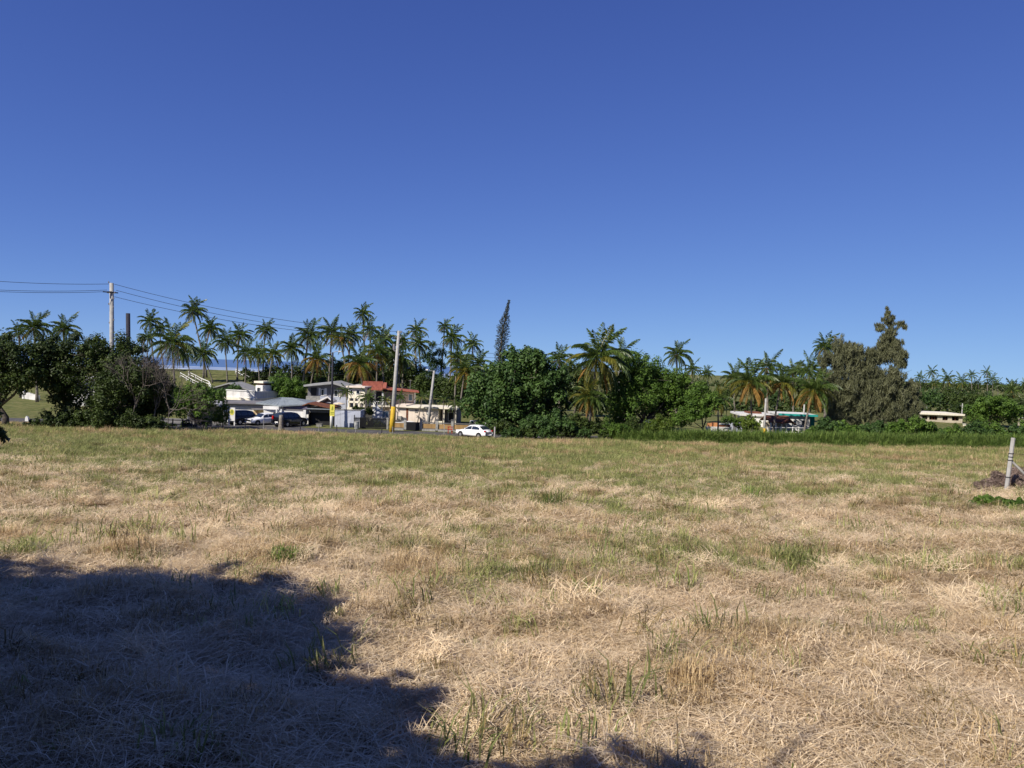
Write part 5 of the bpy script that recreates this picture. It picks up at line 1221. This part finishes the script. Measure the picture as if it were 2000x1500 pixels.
MB().tube([b2_ - b - [0, 0, .2], b2_ - b + [.05, 0, 1.9]], .06, 8).build('shaft', M['pole'], root)
def brush(px, py, r, label, mat, seed, D, n=1600, leaf=.10, asp=.12, bpy_=975):
    return tree('dry_brush_pile', 'brush', label, D, px, [(px - r * .9, py + r * .22, r * .7), (px + r * .5, py, r), (px + r * 1.8, py - r * .1, r * 1.05)], mat, n, leaf, seed, .0, asp=asp, base_py=bpy_, squash=.85, sub=16)
brush(1948, 950, 26, 'brown dead brush heaped round the foot of the fence post', 'brown', 500, 24.8, 13000, .16, .12)
brush(1994, 940, 32, 'darker brown brush behind the diagonal brace at right edge', 'brown', 501, 26.0, 12000, .16, .12)
tree('weed_clump', 'weeds', 'dark green weeds low in front of the fence post', 20.6, 1922, [(1905, 982, 12), (1925, 978, 13), (1947, 982, 12)], 'grn', 2400, .07, 502, 0, base_py=995, squash=.9, sub=14)
tree('weed_clump', 'weeds', 'green weeds at the right edge below the brush', 20.0, 1985, [(1968, 988, 13), (1988, 986, 15), (2010, 988, 16)], 'grn', 2600, .07, 503, 0, base_py=1005, squash=.9, sub=14)

# ------------------------------------------------------------------ cars
def car(name, label, D, px, py, yaw, paint_, kind='sedan', gnd=.012, group='cars parked by the road'):
    p = gp(px, D, py); p[2] = max(p[2], gnd); root = empty(name, p, R_(yaw), label, 'car', group)
    L_, Wd, H = (4.35, 1.72, 1.46) if kind == 'sedan' else (4.5, 1.82, 1.78)
    hw = Wd / 2; x0 = -L_ / 2
    if kind == 'sedan':
        belt = [(0, .62), (.04, .74), (.12, .80), (.28, .90), (.32, .93), (.8, .98), (.9, .98), (.97, .93), (1, .78)]
        roof = [(.27, .90), (.42, 1.36), (.50, 1.45), (.66, 1.46), (.76, 1.38), (.93, .97)]
    else:
        belt = [(0, .70), (.03, .92), (.10, 1.02), (.26, 1.10), (.30, 1.12), (.9, 1.14), (.96, 1.14), (.985, 1.08), (1, .80)]
        roof = [(.25, 1.10), (.36, 1.62), (.46, 1.75), (.78, 1.76), (.92, 1.68), (.975, 1.12)]
    xs_ = np.linspace(0, 1, 30); V = []
    for x in xs_:
        zb = np.interp(x, *zip(*belt)); w = hw * (1 - .22 * abs(x - .5) ** 3 * 8 * .8); lo = .22 + .12 * (abs(x - .5) * 2) ** 4
        for (fy, z) in ((-.90, lo), (-1, lo + .16), (-1, (lo + zb) / 2), (-.985, zb - .10), (-.90, zb), (0, zb + .035), (.90, zb), (.985, zb - .10), (1, (lo + zb) / 2), (1, lo + .16), (.90, lo)):
            V.append((x0 + x * L_, fy * w, z))
    k = 11; n_ = len(xs_); Fq = [(i * k + j, i * k + (j + 1) % k, (i + 1) * k + (j + 1) % k, (i + 1) * k + j) for i in range(n_ - 1) for j in range(k)]
    me = bpy.data.meshes.new('body'); me.from_pydata([tuple(map(float, v)) for v in V], [], Fq + [tuple(range(k)), tuple(range((n_ - 1) * k + k - 1, (n_ - 1) * k - 1, -1))])
    me.polygons.foreach_set('use_smooth', [True] * len(me.polygons)); me.materials.append(M[paint_]); me.update(); link('body', me, root)
    # cabin
    V = []; xr = np.linspace(roof[0][0], roof[-1][0], 20)
    for x in xr:
        zr = np.interp(x, *zip(*roof)); zb = np.interp(x, *zip(*belt)) - .03; t = np.clip((zr - zb) / .5, 0, 1); wt = hw * (.90 - .20 * t)
        for (y, z) in ((-hw * .90, zb), (-wt, max(zr - .06, zb + .002)), (-wt * .86, zr), (0, zr + .03), (wt * .86, zr), (wt, max(zr - .06, zb + .002)), (hw * .90, zb)): V.append((x0 + x * L_, y, z))
    k = 7; n_ = len(xr); Fq = [(i * k + j, i * k + j + 1, (i + 1) * k + j + 1, (i + 1) * k + j) for i in range(n_ - 1) for j in range(k - 1)]
    link('cabin', np_mesh('cabin', V, Fq, M[paint_], smooth=True), root)
    def rp(x): return np.interp(x, *zip(*roof)), np.interp(x, *zip(*belt))
    def sidewin(xa, xb, s):
        pts = []
        for x in np.linspace(xa, xb, 6):
            zr, zb = rp(x); t = np.clip((zr - .10 - zb) / .5, 0, 1); pts.append((x0 + x * L_, s * (hw * (.905 - .20 * t) + .012), zr - .11))
        low_ = [(x0 + x * L_, s * (hw * .905 + .006), rp(x)[1] + .03) for x in np.linspace(xb, xa, 6)]
        pts = [q for q in pts if q[2] > .0]
        me = bpy.data.meshes.new('side_window'); V_ = pts + low_; me.from_pydata([tuple(map(float, v)) for v in V_], [], [(i, i + 1, 10 - i, 11 - i) for i in range(5)]); me.materials.append(M['glass']); link('side_window', me, root)
    a, b_, c_ = (.345, .545, .80) if kind == 'sedan' else (.33, .53, .74)
    for s in (-1, 1):
        sidewin(a, b_ - .008, s); sidewin(b_ + .012, c_, s)
        if kind != 'sedan': sidewin(.76, .90, s)
    def screen(ra, rb, nm):
        V_ = []
        for (x, f) in (ra, rb):
            zr, zb = rp(x); t = np.clip((zr - zb) / .5, 0, 1); w = hw * (.86 - .22 * t); off_ = -.02 if nm == 'windscreen' else .02
            V_ += [(x0 + x * L_ + off_, -w, zr + .012), (x0 + x * L_ + off_, 0, zr + .05), (x0 + x * L_ + off_, w, zr + .012)]
        me = bpy.data.meshes.new(nm); me.from_pydata([tuple(map(float, v)) for v in V_], [], [(0, 1, 4, 3), (1, 2, 5, 4)]); me.materials.append(M['glass']); link(nm, me, root)
    if kind == 'sedan': screen((.295, 0), (.43, 0), 'windscreen'); screen((.775, 0), (.905, 0), 'rear_window')
    else: screen((.27, 0), (.37, 0), 'windscreen'); screen((.925, 0), (.97, 0), 'rear_window')
    for xw in (.19, .80):
        for s in (-1, 1):
            X_ = x0 + xw * L_; r = .31 if kind == 'sedan' else .36
            MB().tube([(X_, s * (hw - .25), r + .03), (X_, s * (hw + .004), r + .03)], r + .055, 18).build('wheel_arch', M['black'], root)
            w = MB().tube([(X_, s * (hw - .2), r), (X_, s * (hw + .02), r)], r, 18).build('wheel', M['rubber'], root)
            MB().tube([(X_, s * (hw + .0), r), (X_, s * (hw + .035), r)], [r * .62, r * .5], 12).build('rim', M['rim'], w)
    zf = .68 if kind == 'sedan' else .86
    for s in (-1, 1):
        MB().box(x0 - .015, x0 + .3, s * hw * .62 - .16, s * hw * .62 + .16, zf - .04, zf + .12).build('headlight', M['lamp'], root, bevel=.03)
        zt = .78 if kind == 'sedan' else .95; MB().box(-x0 - .22, -x0 + .02, s * hw * .76 - .12, s * hw * .76 + .12, zt, zt + (.16 if kind == 'sedan' else .4)).build('tail_light', M['redlamp'], root, bevel=.03)
        MB().box(x0 + L_ * .34, x0 + L_ * .34 + .12, s * (hw + .02) - .09, s * (hw + .02) + .09, zf + .28, zf + .42).build('mirror', M[paint_], root, bevel=.03)
    MB().box(x0 - .03, x0 + .1, -.5, .5, zf - .16, zf + .02).build('grille', M['black'], root, bevel=.02)
    MB().box(x0 - .05, x0 + .12, -hw * .8, hw * .8, .26, .40).build('bumper', M['black' if paint_ != 'whitecar' else 'greyw'], root, bevel=.03)
    MB().box(-x0 - .12, -x0 + .04, -hw * .8, hw * .8, .26, .40).build('bumper', M['black'], root, bevel=.03)
    MB().box(-x0 + .02, -x0 + .045, -.25, .25, .55, .70).build('number_plate', M['offwhite'], root)
    return root
car('parked_car', 'white car parked on the road edge, front wheel turned, before the big broadleaf tree', 88.2, 926, 850, -36, 'whitecar')
car('parked_car', 'white car facing the camera on the forecourt between two dark cars', 96, 514, 839, 52, 'whitecar')
car('parked_car', 'black sport utility car parked right behind the white sign board', 95.8, 478, 842, -125, 'blackcar', 'suv')
car('parked_car', 'black sport utility car with red lamps beside the pale stump', 94.9, 566, 843, -118, 'blackcar', 'suv')
car('parked_car', 'dark low car mostly hidden behind the stump', 96.6, 541, 840, -40, 'blackcar')
